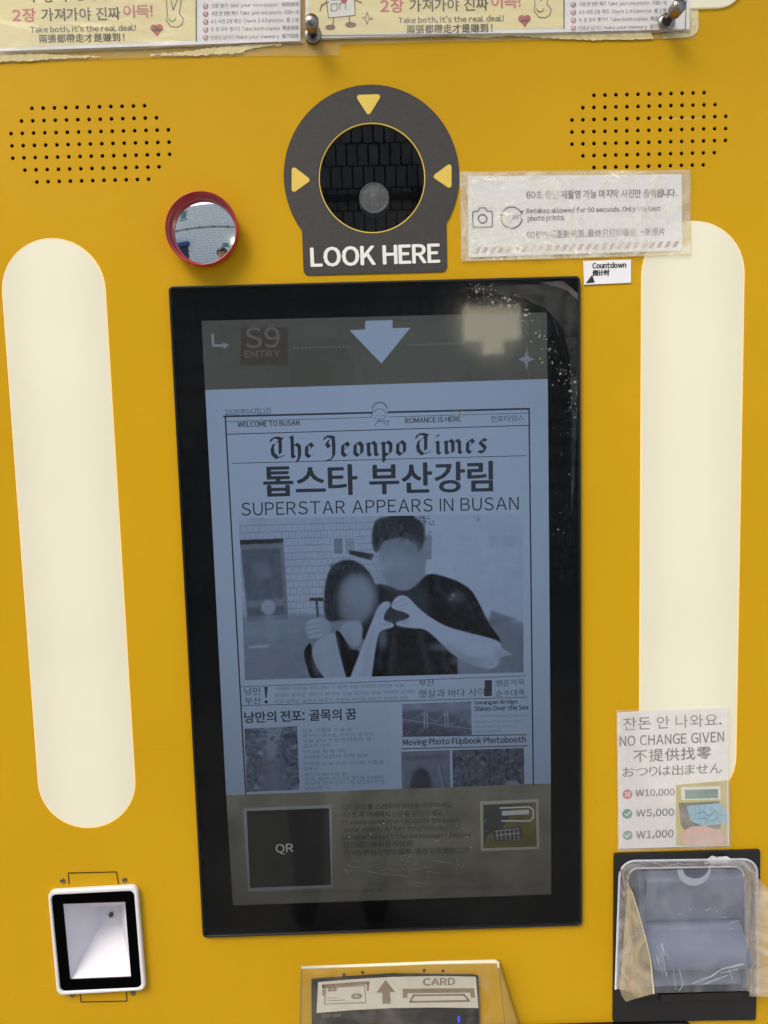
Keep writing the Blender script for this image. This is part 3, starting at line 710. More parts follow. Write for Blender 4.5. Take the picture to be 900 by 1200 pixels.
def scene_pic(kind):
    c = Canvas(160, 150, .4)
    if kind == 'alley':
        c = Canvas(130, 150, .5); c.noise(.12, 3); c.poly([(30,0),(95,0),(75,60),(60,75),(50,55)], .75, 1, 4)
        for k in range(260):
            x_, y_ = rng.random()*130, rng.random()*140
            if abs(x_-66) > 8+y_*.28 or y_ < 40*rng.random(): c.ell((x_,y_), (4+3*rng.random(),3), .12+.35*rng.random(), .75, 1)
        c.poly([(60,85),(75,85),(105,150),(30,150)], .48, 1, 3); c.poly([(66,85),(70,85),(76,150),(60,150)], .56, .8, 3)
    if kind == 'bridge':
        c = Canvas(200, 95, .42); c.put(c.blur((c.Y < 26).astype(float), 5), .56, 1); c.noise(.05, 6)
        c.poly([(0,20),(50,18),(110,30),(150,38),(200,70),(200,95),(0,95)], .26, .8, 3); c.poly([(0,55),(60,62),(120,80),(180,95),(0,95)], .18, .9, 5)
        for x_ in (62,122): c.poly([(x_,24),(x_+3,24),(x_+3,72),(x_,72)], .85); c.poly([(x_+8,24),(x_+11,24),(x_+11,72),(x_+8,72)], .85); c.poly([(x_,34),(x_+11,34),(x_+11,37),(x_,37)], .8)
        c.poly([(0,44),(200,78),(200,80),(0,46)], .8, .9); c.poly([(62,28),(20,47),(62,31)], .7); c.poly([(68,28),(95,58),(122,28),(122,31),(95,61),(68,31)], .7, .9)
        for k in range(60): c.ell((rng.random()*200, 50+rng.random()*40), (3,2), .2+.6*rng.random(), .6, .6)
    if kind == 'booth':
        c = Canvas(130, 90, .48); c.poly([(20,90),(28,50),(50,38),(75,50),(82,90)], .12, 1, 3); c.poly([(96,34),(100,34),(112,90),(106,90)], .7); c.noise(.03, 3)
    if kind == 'street':
        c = Canvas(180, 90, .3)
        for k in range(240): c.ell((rng.random()*180, rng.random()*90), (3+5*rng.random(),2+2*rng.random()), .05+.6*rng.random()**2, .7, .8, rng.random()*3)
        c.ell((150,88), (16,9), .7, 1, 1); c.poly([(92,0),(96,0),(96,90),(92,90)], .15)
    return c
for nm, kd, q, hi in (('alley_photograph','alley',[(286.5,854),(348,851),(351,925.5),(289,928)], (84,96,116)),
                      ('bridge_photograph','bridge',[(471,825),(552,822),(553,861),(472,863)], (92,104,128)),
                      ('poster_photograph','booth',[(470,881),(527,879),(528,922.5),(471,924.5)], (84,96,116)),
                      ('street_photograph','street',[(530,879),(614,876.5),(614.5,919),(530.5,922.5)], (86,98,118))):
    picture(nm, q, yd-.0004, picture_mat(kd+'_picture', scene_pic(kd).image(kd+'_picture', (12,16,26), hi), True, .95, FO), disp)
Print(yd-.0006).text('MOVING PHOTO', (476,891.5), (522,890), 5.5).build('poster_caption', inkE, disp)
# footer: code square, notice text, small picture
fr = E('display_frame_grey', (90,94,100), 1.0)
layer('code_frame', [(284.5,947),(389,943),(389.5,1040),(291,1045)], fr, .0004)
layer('code_square', [(289,950.5),(385.5,947),(388,1037),(293,1040.5)], emis('display_code_dark', (20,22,22), .8, FO, var=.2, scale=20), .0006)
Print(yd-.0008).text('QR', (323.5,1001.5), (344,1000.5), 12).build('code_lettering', E('display_code_letters', (150,152,150), 1.0), disp)
p = Print(yd-.0005)
for s_, x0_, x1_, y_ in (('QR 코드를 스캔하여 영상을 저장하세요', 401, 530, 950), ('40초 후 아래에서 신문을 받아가세요', 401, 518, 958.5), ('Please scan the QR code to save', 402, 538, 967.5),
                      ('your video. After 40 seconds,', 404, 524, 976.5), ('please collect the newspaper below', 402, 552, 985.5), ('请扫描二维码保存视频', 402, 484, 994), ('约 40 秒后可领取报纸。请在下方领取二次', 403, 550, 1003)):
    p.text(s_, (x0_,y_), (x1_,y_-(x1_-x0_)*.022), 7.2, fat=0.23)
p.text('이용 문의는 매장 안내문을 참고하세요 · please ask the staff', (330,1049), (640,1040), 4.5)
p.build('notice_lettering', E('display_notice_ink', (44,48,46), 1.0), disp)
layer('picture_frame', [(562.5,939),(631,936.5),(632,995),(563.5,997.5)], emis('display_pic_frame', (112,114,108), .9, FO), .0004)
layer('outlet_picture', [(566,943),(628,940),(629,992),(566.5,994)], emis('display_pic', (80,76,40), .7, FO, var=.3, scale=40), .0006)
p = Print(yd-.0007); p.poly((567,944),(600,942.5),(598,955),(588,972),(572,978),(567,990)); p.poly((577,972),(611,968),(612,983),(580,987)); p.build('outlet_shadow', E('display_pic_dark', (40,42,44)), disp)
p = Print(yd-.0009); p.line([(586,947),(620,945.5),(625,949),(625,958),(621,962),(588,962)], 2); p.line([(590,953),(618,951.5)], 6); p.line([(580,974),(608,971)], .8); p.line([(581,979),(609,976)], .8)
for k in range(6): p.line([(582+k*5,973),(583+k*5,984)], .7)
p.build('outlet_lines', E('display_pic_pale', (132,136,138), .9), disp)

glass = film('screen_glass_coat', (150,160,165), .004, .045, .0, 6, .48, patch=.006, ior=1.5)
v = [(x,-.0042,z) for x,z in shrink(fi,.0002)]
link('cover_glass', v, [tuple(range(len(v)))[::-1]], glass, t)
# worn screen film with specks at the upper right
fm = film('worn_film', (140,142,140), .02, .25, .5, 40, .5, patch=.10)
fpx = [(545,337),(600,334),(650,333),(677,342),(678,420),(676,500),(671,600),(669,600),(670,500),(668,420),(660,385),(640,362),(615,350),(580,345)]
wf = link('film_edge', [(P(a,b,-.0046)[0],-.0046,P(a,b,-.0046)[1]) for a,b in fpx], [tuple(range(len(fpx)))[::-1]], fm, t)
cm = film('corner_film', (120,112,112), .28, .3, .4, 30, .8, patch=.15)
fpx = [(632,331),(660,329),(677.5,344),(677,352),(664,340),(650,335)]
link('film_corner', [(P(a,b,-.0049)[0],-.0049,P(a,b,-.0049)[1]) for a,b in fpx], [tuple(range(len(fpx)))[::-1]], cm, t)
sp = MB()
def speck(px, py, r):
    x, z = P(px,py,-.0050); k = D/F; n = random.randint(3,6); a0 = random.random()*6; e = .5+random.random()
    sp.add([(x+r*k*math.cos(a0+2*math.pi*i/n)*(.6+.8*random.random())*e, -.0050, z+r*k*math.sin(a0+2*math.pi*i/n)*(.6+.8*random.random())) for i in range(n)], [tuple(range(n))])
for i in range(190):
    t_ = random.random(); cx_ = 550+t_*125; base = 337+ (t_**2.2)*130
    speck(min(676, cx_+random.gauss(0,5)), max(333, base+abs(random.gauss(0,16))-6), .25+abs(random.gauss(0,.6)))
for i in range(70): speck(min(677,672-abs(random.gauss(0,14))), random.uniform(400,700), .2+abs(random.gauss(0,.3)))
for i in range(60): speck(540+random.gauss(0,2.5), 485+random.gauss(0,3), .5)
for i in range(50): speck(random.uniform(395,570), random.uniform(960,1030), .3+random.random()*.4)
for i in range(50): speck(random.uniform(215,670), random.uniform(345,1080), .3)
s_ = sp.build('dust_specks', mat('dust', (128,128,122), .8), t); s_['kind'] = 'stuff'
sc = MB()
for k in range(16):
    x = random.uniform(400,560); y = random.uniform(1000,1040); a = random.uniform(-.3,.25); L_ = random.uniform(6,30)
    A = Vector(P(x,y,-.0048)); B = Vector(P(x+L_,y-L_*a,-.0048)); sc.bar(A, B, .0003, -.0047, -.00475)
for k in range(8):
    x = random.uniform(600,650); y = random.uniform(345,470); A = Vector(P(x,y,-.0048)); B = Vector(P(x+random.uniform(-12,12),y+random.uniform(10,40),-.0048)); sc.bar(A, B, .00025, -.0047, -.00475)
s_ = sc.build('scratches', mat('scratch', (88,92,92), .5), t); s_['kind'] = 'stuff'

# ------------------------------------------------------------------ top posters
filmP = film('poster_sleeve', (244,238,215), .10, .12, .5, 14, 1.2, patch=.16, stretch=(.5,1,2))
tapeM = film('clear_tape', (226,214,170), .22, .2, .4, 30, 1.0, patch=.1)
def wavy(name, px, y, mt, parent, amp=.0012, seed=1, nx=40, ny=10):
    """sheet through four pixel corners TL TR BR BL that lifts and sags a little"""
    q = [P(a,b,y) for a,b in px]; v = []; f = []
    for j in range(ny+1):
        for i in range(nx+1):
            s, t = i/nx, j/ny
            x = (q[0][0]*(1-s)+q[1][0]*s)*(1-t)+(q[3][0]*(1-s)+q[2][0]*s)*t; z = (q[0][1]*(1-s)+q[1][1]*s)*(1-t)+(q[3][1]*(1-s)+q[2][1]*s)*t
            dy = amp*(.5+.5*math.sin(s*11+seed)*math.cos(t*4+seed*2))*(.5+.5*math.sin(s*29+seed*3+t*5))
            v.append((x, y-dy, z)); 
    for j in range(ny):
        for i in range(nx): a = j*(nx+1)+i; f.append((a, a+nx+1, a+nx+2, a+1))
    return link(name, v, f, mt, parent, True)
def ragged(pts_top, amp, seed):
    r = random.Random(seed); out = []
    for (x0,y0),(x1,y1) in zip(pts_top, pts_top[1:]):
        n = max(2,int(abs(x1-x0)/2.5))
        for i in range(n): out.append((x0+(x1-x0)*i/n, y0+(y1-y0)*i/n+r.uniform(-amp,amp)))
    out.append(pts_top[-1]); return out
def fan(name, top, bot, y, mt, parent):
    """strip between an upper and a lower pixel polyline"""
    n = 60
    def samp(pl):
        xs = [p_[0] for p_ in pl]; ys = [p_[1] for p_ in pl]; X = np.linspace(xs[0], xs[-1], n); return list(zip(X, np.interp(X, xs, ys)))
    A, B = samp(top), samp(bot); v = []; f = []
    for a_, b_ in zip(A, B): v.append((P(*a_,y)[0], y, P(*a_,y)[1])); v.append((P(*b_,y)[0], y, P(*b_,y)[1]))
    for i in range(n-1): f.append((2*i, 2*i+1, 2*i+3, 2*i+2))
    return link(name, v, f, mt, parent)
def poster(dx, dy, label, left, right, botl, botr, sl):
    t = thing('poster', label, 'poster', (P(dx+180,40)[0],0,P(dx+180,dy+50)[1]), 'printed notices across the top of the booth')
    yb = -.004; top = -70
    def b(x): return botl+(botr-botl)*(x-left)/(right-left)
    link('paper_sheet', [(P(a,c,yb)[0],yb,P(a,c,yb)[1]) for a,c in ((left,top),(right,top),(right,botr),(left,botl))], [(0,3,2,1)], M['paper'], t)
    y1 = yb-.0002; xm = dx+229
    link('cream_ground', [(P(a,c,y1)[0],y1,P(a,c,y1)[1]) for a,c in ((left+(0 if left<0 else 4),top),(xm,top),(xm,b(xm)-5+sl),(left+(0 if left<0 else 4),b(left)-4))], [(0,3,2,1)], M['cream'], t)
    y2 = yb-.0004
    T_ = lambda x, y: (x+dx, y+dy-x*.0)   # local pixel frame of the left poster
    k = -.02
    def tx(pr, s, x0, y0, x1, h, **kw): pr.text(s, (x0+dx, y0+dy), (x1+dx, y0+dy+(x1-x0)*k), h, **kw)
    p = Print(y2); tx(p, '두 장 다', 34, 3, 80, 15, fat=0.39); tx(p, '가져가야 진짜', 49, 25, 141, 15, fat=0.30)
    tx(p, "Take both, it's the real deal!", 36, 39, 159, 8.5, fat=0.19); tx(p, '兩張都帶走才是賺到 !', 46, 50.5, 146, 10, fat=0.23)
    p.line([(xm+1,top),(xm+1,b(xm)-4)], 1.2)
    p.build('dark_lettering', M['ink'], t)
    p = Print(y2); tx(p, '챙겨가세요!', 88, 1, 155, 13, fat=0.21); 
    for i, s_ in enumerate(('신문 받기  Get your newspaper  領取報紙', '사진 한 번만 찍기  Take just one photo  只拍一次', 'A3 사진 2장 확인  Check 2 A3 photos  看 2 張', '두 장 모두 챙기기  Take both copies  帶走兩張', '인생샷 남기기  Make your memory  留下回憶')):
        tx(p, s_, 248-i*.3, 10+i*9.3, 351-i*.3, 6, fat=0.00)
    # hand sign
    hx, hy = dx+204, dy+20; p.cut()
    p.line([(hx-8,hy-2),(hx-9,hy-24),(hx-5,hy-26),(hx-1,hy-8),(hx+5,hy-24),(hx+9,hy-23),(hx+6,hy-4),(hx+11,hy+2),(hx+9,hy+9),(hx+4,hy+12),(hx-4,hy+11),(hx-9,hy+4)], 1, True); p.arc((hx-2,hy+1), 4, 180, 360, .9)
    p.build('fine_lettering', M['greyink'], t)
    p = Print(y2); tx(p, '2장', 15, 26, 42, 16, fat=0.44); tx(p, '이득!', 145, 21, 179, 15, fat=0.44); p.build('red_lettering', M['pink'], t)
    hx, hy = dx+183.5, dy+35
    p = Print(y2); p.disc((hx-3,hy-2), 3.9); p.disc((hx+3.4,hy-2.3), 3.9); p.poly((hx-6.4,hy-.4),(hx+6.9,hy-.8),(hx+.8,hy+8)); 
    for i in range(5): p.cut(); p.arc((dx+241,dy+7.5+i*9.2), 2.8, 0, 360, .55, 12); p.line([(dx+239.5,dy+7.5+i*9.2),(dx+241,dy+9+i*9.2),(dx+243.5,dy+5.5+i*9.2)], .7)
    p.build('red_marks', M['red'], t)
    return t
t1 = poster(0, 0, 'leftmost poster at the top, cut by left edge, its clear sleeve taped on', -60, 352, 62, 48, 0)
wavy('clear_sleeve', [(-60,-70),(356,-70),(357,50),(-60,66)], -.0062, filmP, t1, .0016, 1)
fan('sleeve_margin', [(-60,60),(352,47),(398,46)], [(-60,76),(120,69),(250,66),(398,65)], -.0012, tapeM, t1)
fan('torn_edge', ragged([(-60,64),(50,63),(110,65.5),(118,66)], .8, 3), ragged([(-60,74),(40,71),(70,69),(118,67)], 1.2, 4), -.0018, M['torn'], t1)
fan('torn_edge', ragged([(176,63),(215,61),(262,54),(300,52),(330,51)], 1, 5), ragged([(176,65),(235,65),(280,62),(300,56),(330,53)], 1.5, 6), -.0018, M['torn'], t1)
t2 = poster(431, -11, 'long poster right of the first bolt, with walking newspaper drawing and heart', 358, 808, 45, 34, 0)
wavy('clear_sleeve', [(357,-70),(810,-70),(811,37),(357,47)], -.0062, filmP, t2, .0016, 4)
fan('sleeve_margin', [(398,45),(600,38),(815,30)], [(398,52),(600,47),(815,45)], -.0012, tapeM, t2)
fan('torn_edge', ragged([(520,38),(605,39),(640,38),(762,36)], .8, 8), ragged([(520,41),(560,45),(605,42),(636,45),(690,47),(766,46)], 1.0, 9), -.0018, M['torn'], t2)
plate('sticker_corner', rbox(quadpx((768,-30),(816,-30),(819,43),(776,46)), [0,0,.012,.002], 6), -.0008, -.0011, M['torn'], t2)
p = Print(-.0043); 
p.poly((380,-20),(415,-22),(416,18),(385,21)); p.build('drawing_sheet', M['white'], t2)
p = Print(-.0046); p.line([(380,-20),(385,21),(416,18),(415,-22)], 1); p.line([(388,13),(388,5),(395,4),(395,12),(388,13)], .8); p.line([(398,11.5),(398,4),(405,3),(405,11)], .8); p.line([(388,0),(411,-2)], .8)
p.line([(391,20.5),(390,30)], 1.2); p.line([(409,18.5),(410,28)], 1.2); p.line([(385,2),(377,6),(375,13)], 1.4); p.line([(416,0),(424,3)], 1.2); p.line([(430,14),(432,20),(437,22),(432,23),(430,28),(428,23),(425,21),(429,20)], .8, True)
p.disc((387,32), 5.5, rz=2.8); p.disc((411,29), 6.2, rz=2.8); p.build('drawing_lines', M['brown'], t2)
Print(-.00455).disc((403,-2), 4.4).build('drawing_mouth', M['red'], t2)
p = Print(-.0045); p.line([(806,-40),(803,34),(796,37),(362,42)], 1); p.build('border_rule', M['greyink'], t2)
def bolt(c, label, tip):
    x, z = P(*c)
    t = thing('standoff_bolt', label, 'bolt', (x,0,z), 'metal bolts through the top posters')
    b = MB().lathe((x,0,z), [(.0001,.0002),(.0095,.0005),(.0098,.0058),(.0092,.0072),(.006,.0076)][::1], 32); b.build('washer', M['steel'], t, True)
    a = (Vector((tip[0]*.001, -.024, tip[1]*.001))).normalized()
    b = MB().lathe((x,-.0072,z), [(.0046,-.002),(.0046,.014),(.0072,.0145),(.0078,.016),(.0078,.027),(.0070,.0285),(.0001,.0288)], 28, axis=a); b.build('shank', M['steel'], t, True)
bolt((367,43), 'steel standoff bolt between the two posters, left of the camera', (1,-1))
bolt((779,29), 'steel standoff bolt through the right end of the long poster', (3,2))

# ------------------------------------------------------------------ retake notice
t = thing('retake_sign', 'laminated strip sign with camera icon about sixty second retakes, right of the camera', 'sign', (P(670,250)[0],0,P(670,306)[1]))
plate('backing_sheet', rbox(quadpx((538,201),(809,199),(810,299),(540,307)), .001, 2), -.0003, -.0009, film('yellowed_film', (240,222,165), .28, .25, .6, 30, 1, patch=.3), t)
q_ = [(548,207),(798,205),(799,294),(549,302)]
link('paper_strip', [(x,-.0019,z) for x,z in quadpx(*q_)], [(0,3,2,1)], M['thin'], t)
p = Print(-.0021); p.text('60초 동안 재촬영 가능 마지막 사진만 출력됩니다.', (617,233.5), (793,231), 10, fat=0.17)
p.text('Retakes allowed for 60 seconds. Only the last', (617,251.5), (774,248.5), 7.5, fat=0.25); p.text('photo prints.', (618.5,261), (662,259.5), 8.5, fat=0.25)
p.text('60秒内可重新拍摄。最终只打印最后一张照片', (617,280), (779,276), 9.5); p.build('lettering', M['greyink'], t)
p = Print(-.0021); p.line([(555,248),(560,247.5),(562.5,243.5),(568.5,243.5),(571,247.5),(576,247.5),(577,249),(577,264),(576,266),(555.5,266.5),(554,265),(554,249)], 1.5, True); p.arc((565.5,256.5), 5, 0, 360, 1.5)
p.arc((599.5,255), 12.5, 25, 350, 1.7); p.poly((608,247),(614,246),(612,252)); p.text('Again', (588.5,260), (611,259), 9.5); p.build('camera_icon', M['greyink'], t)
p = Print(-.0020)
for i in range(26):
    x = 555+i*9.3; y = 297-i*.29; p.poly((x,y),(x+5,y-.2),(x+8.5,y-7.5),(x+4,y-7.2))
p.build('hazard_stripes', mat('stripe_print', (196,172,160), .6), t)
wavy('laminate_film', [(539,202),(808,200),(809,298),(541,306)], -.0030, film('wrinkled_laminate', (248,247,232), .14, .12, .9, 24, 1.5, patch=.36), t, .0012, 2, 50, 14)
t = thing('countdown_sticker', 'small white sticker reading Countdown with black triangle, below the strip sign', 'sticker', (P(711,318)[0],0,P(711,333)[1]))
plate('label', quadpx((683,306),(739,304.5),(739,331.5),(684,334)), -.0011, -.0015, M['paper'], t)
p = Print(-.0017); p.text('Countdown', (694.5,314.6), (733.5,313.6), 6.8, fat=.35); p.text('倒计时', (694.5,323.5), (714,322.8), 7, fat=.35); p.poly((686.5,332),(697,331),(694,322)); p.build('lettering', mat('black_print',(36,36,38),.6), t)

# ------------------------------------------------------------------ no change notice
t = thing('no_change_sign', 'white notice reading NO CHANGE GIVEN with banknote values, over the right light', 'sign', (P(788,900)[0],0,P(788,992)[1]))
def sq(x, y): return (700+x*200/900, 820+y*190/855)      # zoomed reading to pixels
link('paper_sheet', [(x,-.0020,z) for x,z in quadpx((722.5,834),(851.5,828),(853.5,990),(724.5,993.5))], [(0,3,2,1)], M['thin'], t)
y_ = -.0022; p = Print(y_)
p.text('잔돈 안 나와요.', sq(137,163), sq(655,138), 15, fat=0.00); p.text('NO CHANGE GIVEN', sq(118,246), sq(668,222), 12, spacing=1.15, fat=0.17)
p.text('不提供找零', sq(190,332), sq(600,312), 15, fat=0.17); p.text('おつりは出ません', sq(133,410), sq(658,388), 12.5, fat=0.00)
p.text('W10,000', sq(203,515), sq(407,509), 9, fat=0.17); p.text('W5,000', sq(206,622), sq(404,616), 9.5, fat=0.25); p.text('W1,000', sq(206,738), sq(401,730), 10, fat=0.25)
for yy in (499,602,716): p.line([sq(200,yy-6),sq(243,yy-8)], .5); p.cut()
for yy in (499,602,716): p.line([sq(200,yy+2),sq(243,yy)], .5); p.cut()
p.build('lettering', M['greyink'], t)
p = Print(y_); p.disc(sq(159,499), 6.2); p.build('cross_badge', M['pink'], t)
p = Print(y_); p.disc(sq(158,602), 6.2); p.cut(); p.disc(sq(161,715), 6.2); p.build('tick_badges', M['green'], t)
p = Print(y_-.0002); p.line([sq(149,489),sq(170,509)], 1.6); p.line([sq(170,489),sq(149,509)], 1.6)
p.cut()
for yy in (602,716): p.cut(); p.line([sq(146,yy),sq(155,yy+9),sq(172,yy-11)], 1.6)
p.build('badge_marks', M['white'], t)
# picture of the note slot
p = Print(y_); p.poly(sq(415,450),sq(685,425),sq(687,764),sq(415,770)); p.build('picture_ground', mat('pic_yellow', (200,188,110), .6, var=.1), t)
p = Print(y_-.0002); p.poly(sq(428,545),sq(640,535),sq(660,560),sq(650,680),sq(470,700),sq(440,660)); p.build('picture_slot', mat('pic_dark', (110,104,92), .6, var=.2, scale=300), t)
p = Print(y_-.0002); p.poly(sq(440,460),sq(648,455),sq(650,525),sq(445,530)); p.build('picture_label', M['white'], t)
p = Print(y_-.0004); p.poly(sq(462,476),sq(636,470),sq(638,518),sq(464,524)); p.build('picture_band', mat('pic_teal', (120,150,140), .6, var=.15, scale=300), t)
p = Print(y_-.0005); p.poly(sq(470,560),sq(655,545),sq(684,600),sq(680,650),sq(560,668),sq(492,640)); p.build('picture_banknote', mat('pic_blue', (140,186,204), .6, var=.2, scale=260), t)
p = Print(y_-.0006); p.line([sq(530,600),sq(560,590),sq(590,615),sq(620,585),sq(650,610)], 1.2); p.line([sq(530,630),sq(570,625),sq(600,640),sq(640,620)], 1); p.build('picture_note_lines', mat('pic_bluedark', (86,130,160), .6), t)
p = Print(y_-.0007); p.poly(sq(438,720),sq(455,690),sq(500,668),sq(570,665),sq(640,690),sq(684,720),sq(686,762),sq(470,768),sq(442,745)); p.build('picture_fingers', mat('pic_skin', (216,176,160), .6, var=.06, scale=100), t)
plate('laminate_film', rbox(quadpx((721,831),(853,826),(855,992),(723,996)), .001, 2), -.0030, -.0034, film('clear_laminate', (246,244,238), .08, .15, .5, 16, 1.2, patch=.1), t)

# ------------------------------------------------------------------ code scanner
t = thing('code_scanner', 'white framed code scanner window with black bezel below the left light', 'scanner', (P(114,1100)[0],0,P(114,1166)[1]))
yo = -.006
so_ = rbox(quadpx((56,1044),(161,1038),(171,1160),(67,1166), y=yo), .0085, 6)
sm_ = rbox(quadpx((60,1048.5),(157,1043.5),(166,1157),(71,1161.5), y=yo), .0065, 6)
plate('housing', so_, -.0001, -.0075, M['whiteplastic'], t, holes=[sm_], bevel=.0018)
SI = quadpx((73,1059.5),(146.5,1057),(153.5,1146),(81.5,1149), y=yo)
plate('bezel', shrink(sm_, .0001), -.0004, -.0058, M['glossblack'], t, holes=[SI])
# funnel
bc = Vector(P(129,1073,.045)); hw, hh = .0145, .0135
bk = [(bc.x-hw,bc.y+hh),(bc.x+hw,bc.y+hh),(bc.x+hw,bc.y-hh),(bc.x-hw,bc.y-hh)]
v = [(x,-.0030,z) for x,z in SI]+[(x,.045,z) for x,z in bk]
link('funnel', v, [(0,1,5,4),(1,2,6,5),(2,3,7,6),(3,0,4,7),(4,5,6,7)], mat('matte_white_funnel', (226,226,234), .45, var=.03), t)
MB().lathe((bc.x+.002,.0449,bc.y+.002), [(.0030,.0),(.0030,.003),(.0022,.004),(.0001,.004)], 20).build('sensor_eye', M['black'], t)
link('window_glass', [(x,-.0052,z) for x,z in SI], [(3,2,1,0)], film('scanner_glass', (200,200,210), .02, .02, .05, 10, 1.0), t)

# ------------------------------------------------------------------ card reader with clear cover
t = thing('card_reader', 'black card reader with white CARD label under a clear cover at bottom', 'card reader', (P(465,1180)[0],0,P(465,1240)[1]))
yk = -.004
def kx(x, y): return (330+x*290/900, 1100+y*100/310)
b = MB(); 
pts = [kx(108,152),kx(130,150),kx(400,132),kx(700,136),kx(716,140),(564,1300),(366,1300)]
b.prism([P(*q, yk) for q in pts][::-1], -.0005, yk); b.build('body', M['matteblack'], t)
# label wraps the upper front edge
lab = [kx(133,158),kx(250,148),kx(400,139),kx(560,136),kx(706,138),kx(716,252),kx(560,250),kx(400,252),kx(250,260),kx(127,270)]
link('label', [(P(*q,yk-.0004)[0], yk-.0004, P(*q,yk-.0004)[1]) for q in lab], [tuple(range(10))[::-1]], mat('label_white', (212,208,190), .55, var=.04), t)
p = Print(yk-.0007); p.text('CARD', kx(515,170), kx(630,168), 8.2, fat=0.39)
p.poly(kx(345,196),kx(378,150),kx(413,194),kx(395,194),kx(396,236),kx(367,237),kx(366,196))
p.line([kx(150,172),kx(316,160)], 4); p.line([kx(152,170),kx(152,205)], 2.4); p.line([kx(314,162),kx(314,188)], 2.4); p.line([kx(160,178),kx(302,170),kx(306,232),kx(156,238)], 1, True)
p.poly(kx(168,178),kx(200,176),kx(200,190),kx(168,192)); p.disc(kx(273,209), 7, rz=4); p.line([kx(168,216),kx(200,214)], .6); p.line([kx(168,226),kx(228,223)], .8)
p.poly(kx(440,182),kx(700,180),kx(704,214),kx(688,214),kx(686,196),kx(458,198),kx(456,215),kx(441,215)); p.line([kx(480,206),kx(664,204),kx(682,226),kx(468,230)], 2.4, True)
p.build('lettering', mat('taupe_print', (140,122,98), .6), t)
p = Print(yk-.0009); p.line([kx(262,209),kx(284,209)], .8); p.line([kx(273,200),kx(273,218)], .8); p.line([kx(184,177),kx(184,191)], .6); p.line([kx(168,184),kx(200,183)], .6); p.build('chip_lines', mat('label_white2', (212,208,190), .55), t)
Print(yk-.0004).text('SCR-206', kx(146,287), kx(216,284), 3.6).build('model_lettering', M['lightink'], t)
p = Print(yk-.0005); p.line([kx(250,278),kx(540,264)], 1.4); p.build('card_slot', mat('slot_teal', (34,48,46), .4), t)
p = Print(yk-.0006); p.line([kx(644,284),kx(645,302)], 3); p.build('status_light', emis('blue_led', (40,60,220), 1.0), t)
p = Print(yk-.0005); p.line([kx(735,140),kx(735,300)], 3); p.line([(575,1172),(577,1200)], 1.4)
acr = film('clear_acrylic', (226,220,200), .015, .08, .25, 20, 1.1, patch=.05)
t = thing('card_cover', 'clear acrylic hood with frosted white top edge over the card reader', 'cover', (P(465,1200)[0],0,P(465,1245)[1]))
yc = -.030
TL0, TR0 = P(355,1131), P(585,1124); TLf, TRf = P(353,1134,yc), P(583,1127,yc); BLf, BRf = P(349,1300,yc), P(604,1300,yc); BL0, BR0 = P(352,1300), P(640,1300)
def q3(p_, y): return (p_[0], y, p_[1])
def slab(name, pts, th, mt):
    n = (Vector(pts[1])-Vector(pts[0])).cross(Vector(pts[3])-Vector(pts[0])).normalized()*th
    return link(name, [tuple(Vector(q)) for q in pts]+[tuple(Vector(q)+n) for q in pts], [(0,1,2,3),(7,6,5,4),(0,4,5,1),(1,5,6,2),(2,6,7,3),(3,7,4,0)], mt, t)
slab('front_sheet', [q3(TLf,yc), q3(TRf,yc), q3(BRf,yc), q3(BLf,yc)], .0004, acr)
slab('side_sheet', [q3(TLf,yc+.0005), q3(TL0,-.0003), q3(BL0,-.0003), q3(BLf,yc+.0005)], .0004, acr)
slab('side_sheet', [q3(TRf,yc+.0005), q3(TR0,-.0003), q3(BR0,-.0003), q3(BRf,yc+.0005)], .0004, acr)
edge = mat('frosted_edge', (236,228,196), .4, var=.06, scale=60)
mb = MB(); A = Vector((TLf[0],yc,TLf[1])); B = Vector((TRf[0]-.003,yc,TRf[1]+.0004)); mb.tube([A, A.lerp(B,.3)+Vector((0,0,.0003)), A.lerp(B,.7)+Vector((0,0,.0008)), B, B+Vector((.0035,0,-.0015)), Vector((TRf[0]+.0012,yc,TRf[1]-.008))], .0021, 8, radii=[.0020,.0019,.0021,.0025,.0022,.0008]); mb.build('top_edge', edge, t, True)
thin = mat('edge_grey', (150,128,70), .4)
mb = MB(); mb.tube([q3(TRf,yc), q3(BRf,yc)], .0006, 6); mb.tube([q3(TLf,yc), q3(BLf,yc)], .0006, 6); mb.tube([q3(TR0,-.001), q3(BR0,-.001)], .0004, 6); mb.build('side_edges', thin, t)

# ------------------------------------------------------------------ note slot and its hood
t = thing('banknote_slot', 'black plate with grey banknote slot at lower right, below the no change notice', 'banknote slot', (P(803,1100)[0],0,P(803,1196)[1]))
def bz(x, y): return (700+x*200/900, 980+y*220/990)
bp_ = rbox(quadpx(bz(84,86),bz(852,64),bz(850,230),bz(828,958),bz(78,968)), [.002,.002,0,.003,.002], 4)
plate('base_plate', bp_, -.0001, -.004, M['matteblack'], t, bevel=.0006)
x0, x1 = P(bz(255,400)[0],1080,-.02)[0], P(bz(780,400)[0],1080,-.02)[0]
zt, zb_ = P(820,bz(0,215)[1],-.02)[1], P(820,bz(0,815)[1],-.02)[1]
H = zt-zb_
prof = [(-.004,1.0),(-.020,.99),(-.021,.93),(-.012,.62),(-.007,.56),(-.009,.51),(-.022,.47),(-.033,.41),(-.037,.33),(-.035,.26),(-.026,.21),(-.014,.18),(-.012,.08),(-.012,.01),(-.004,0)]
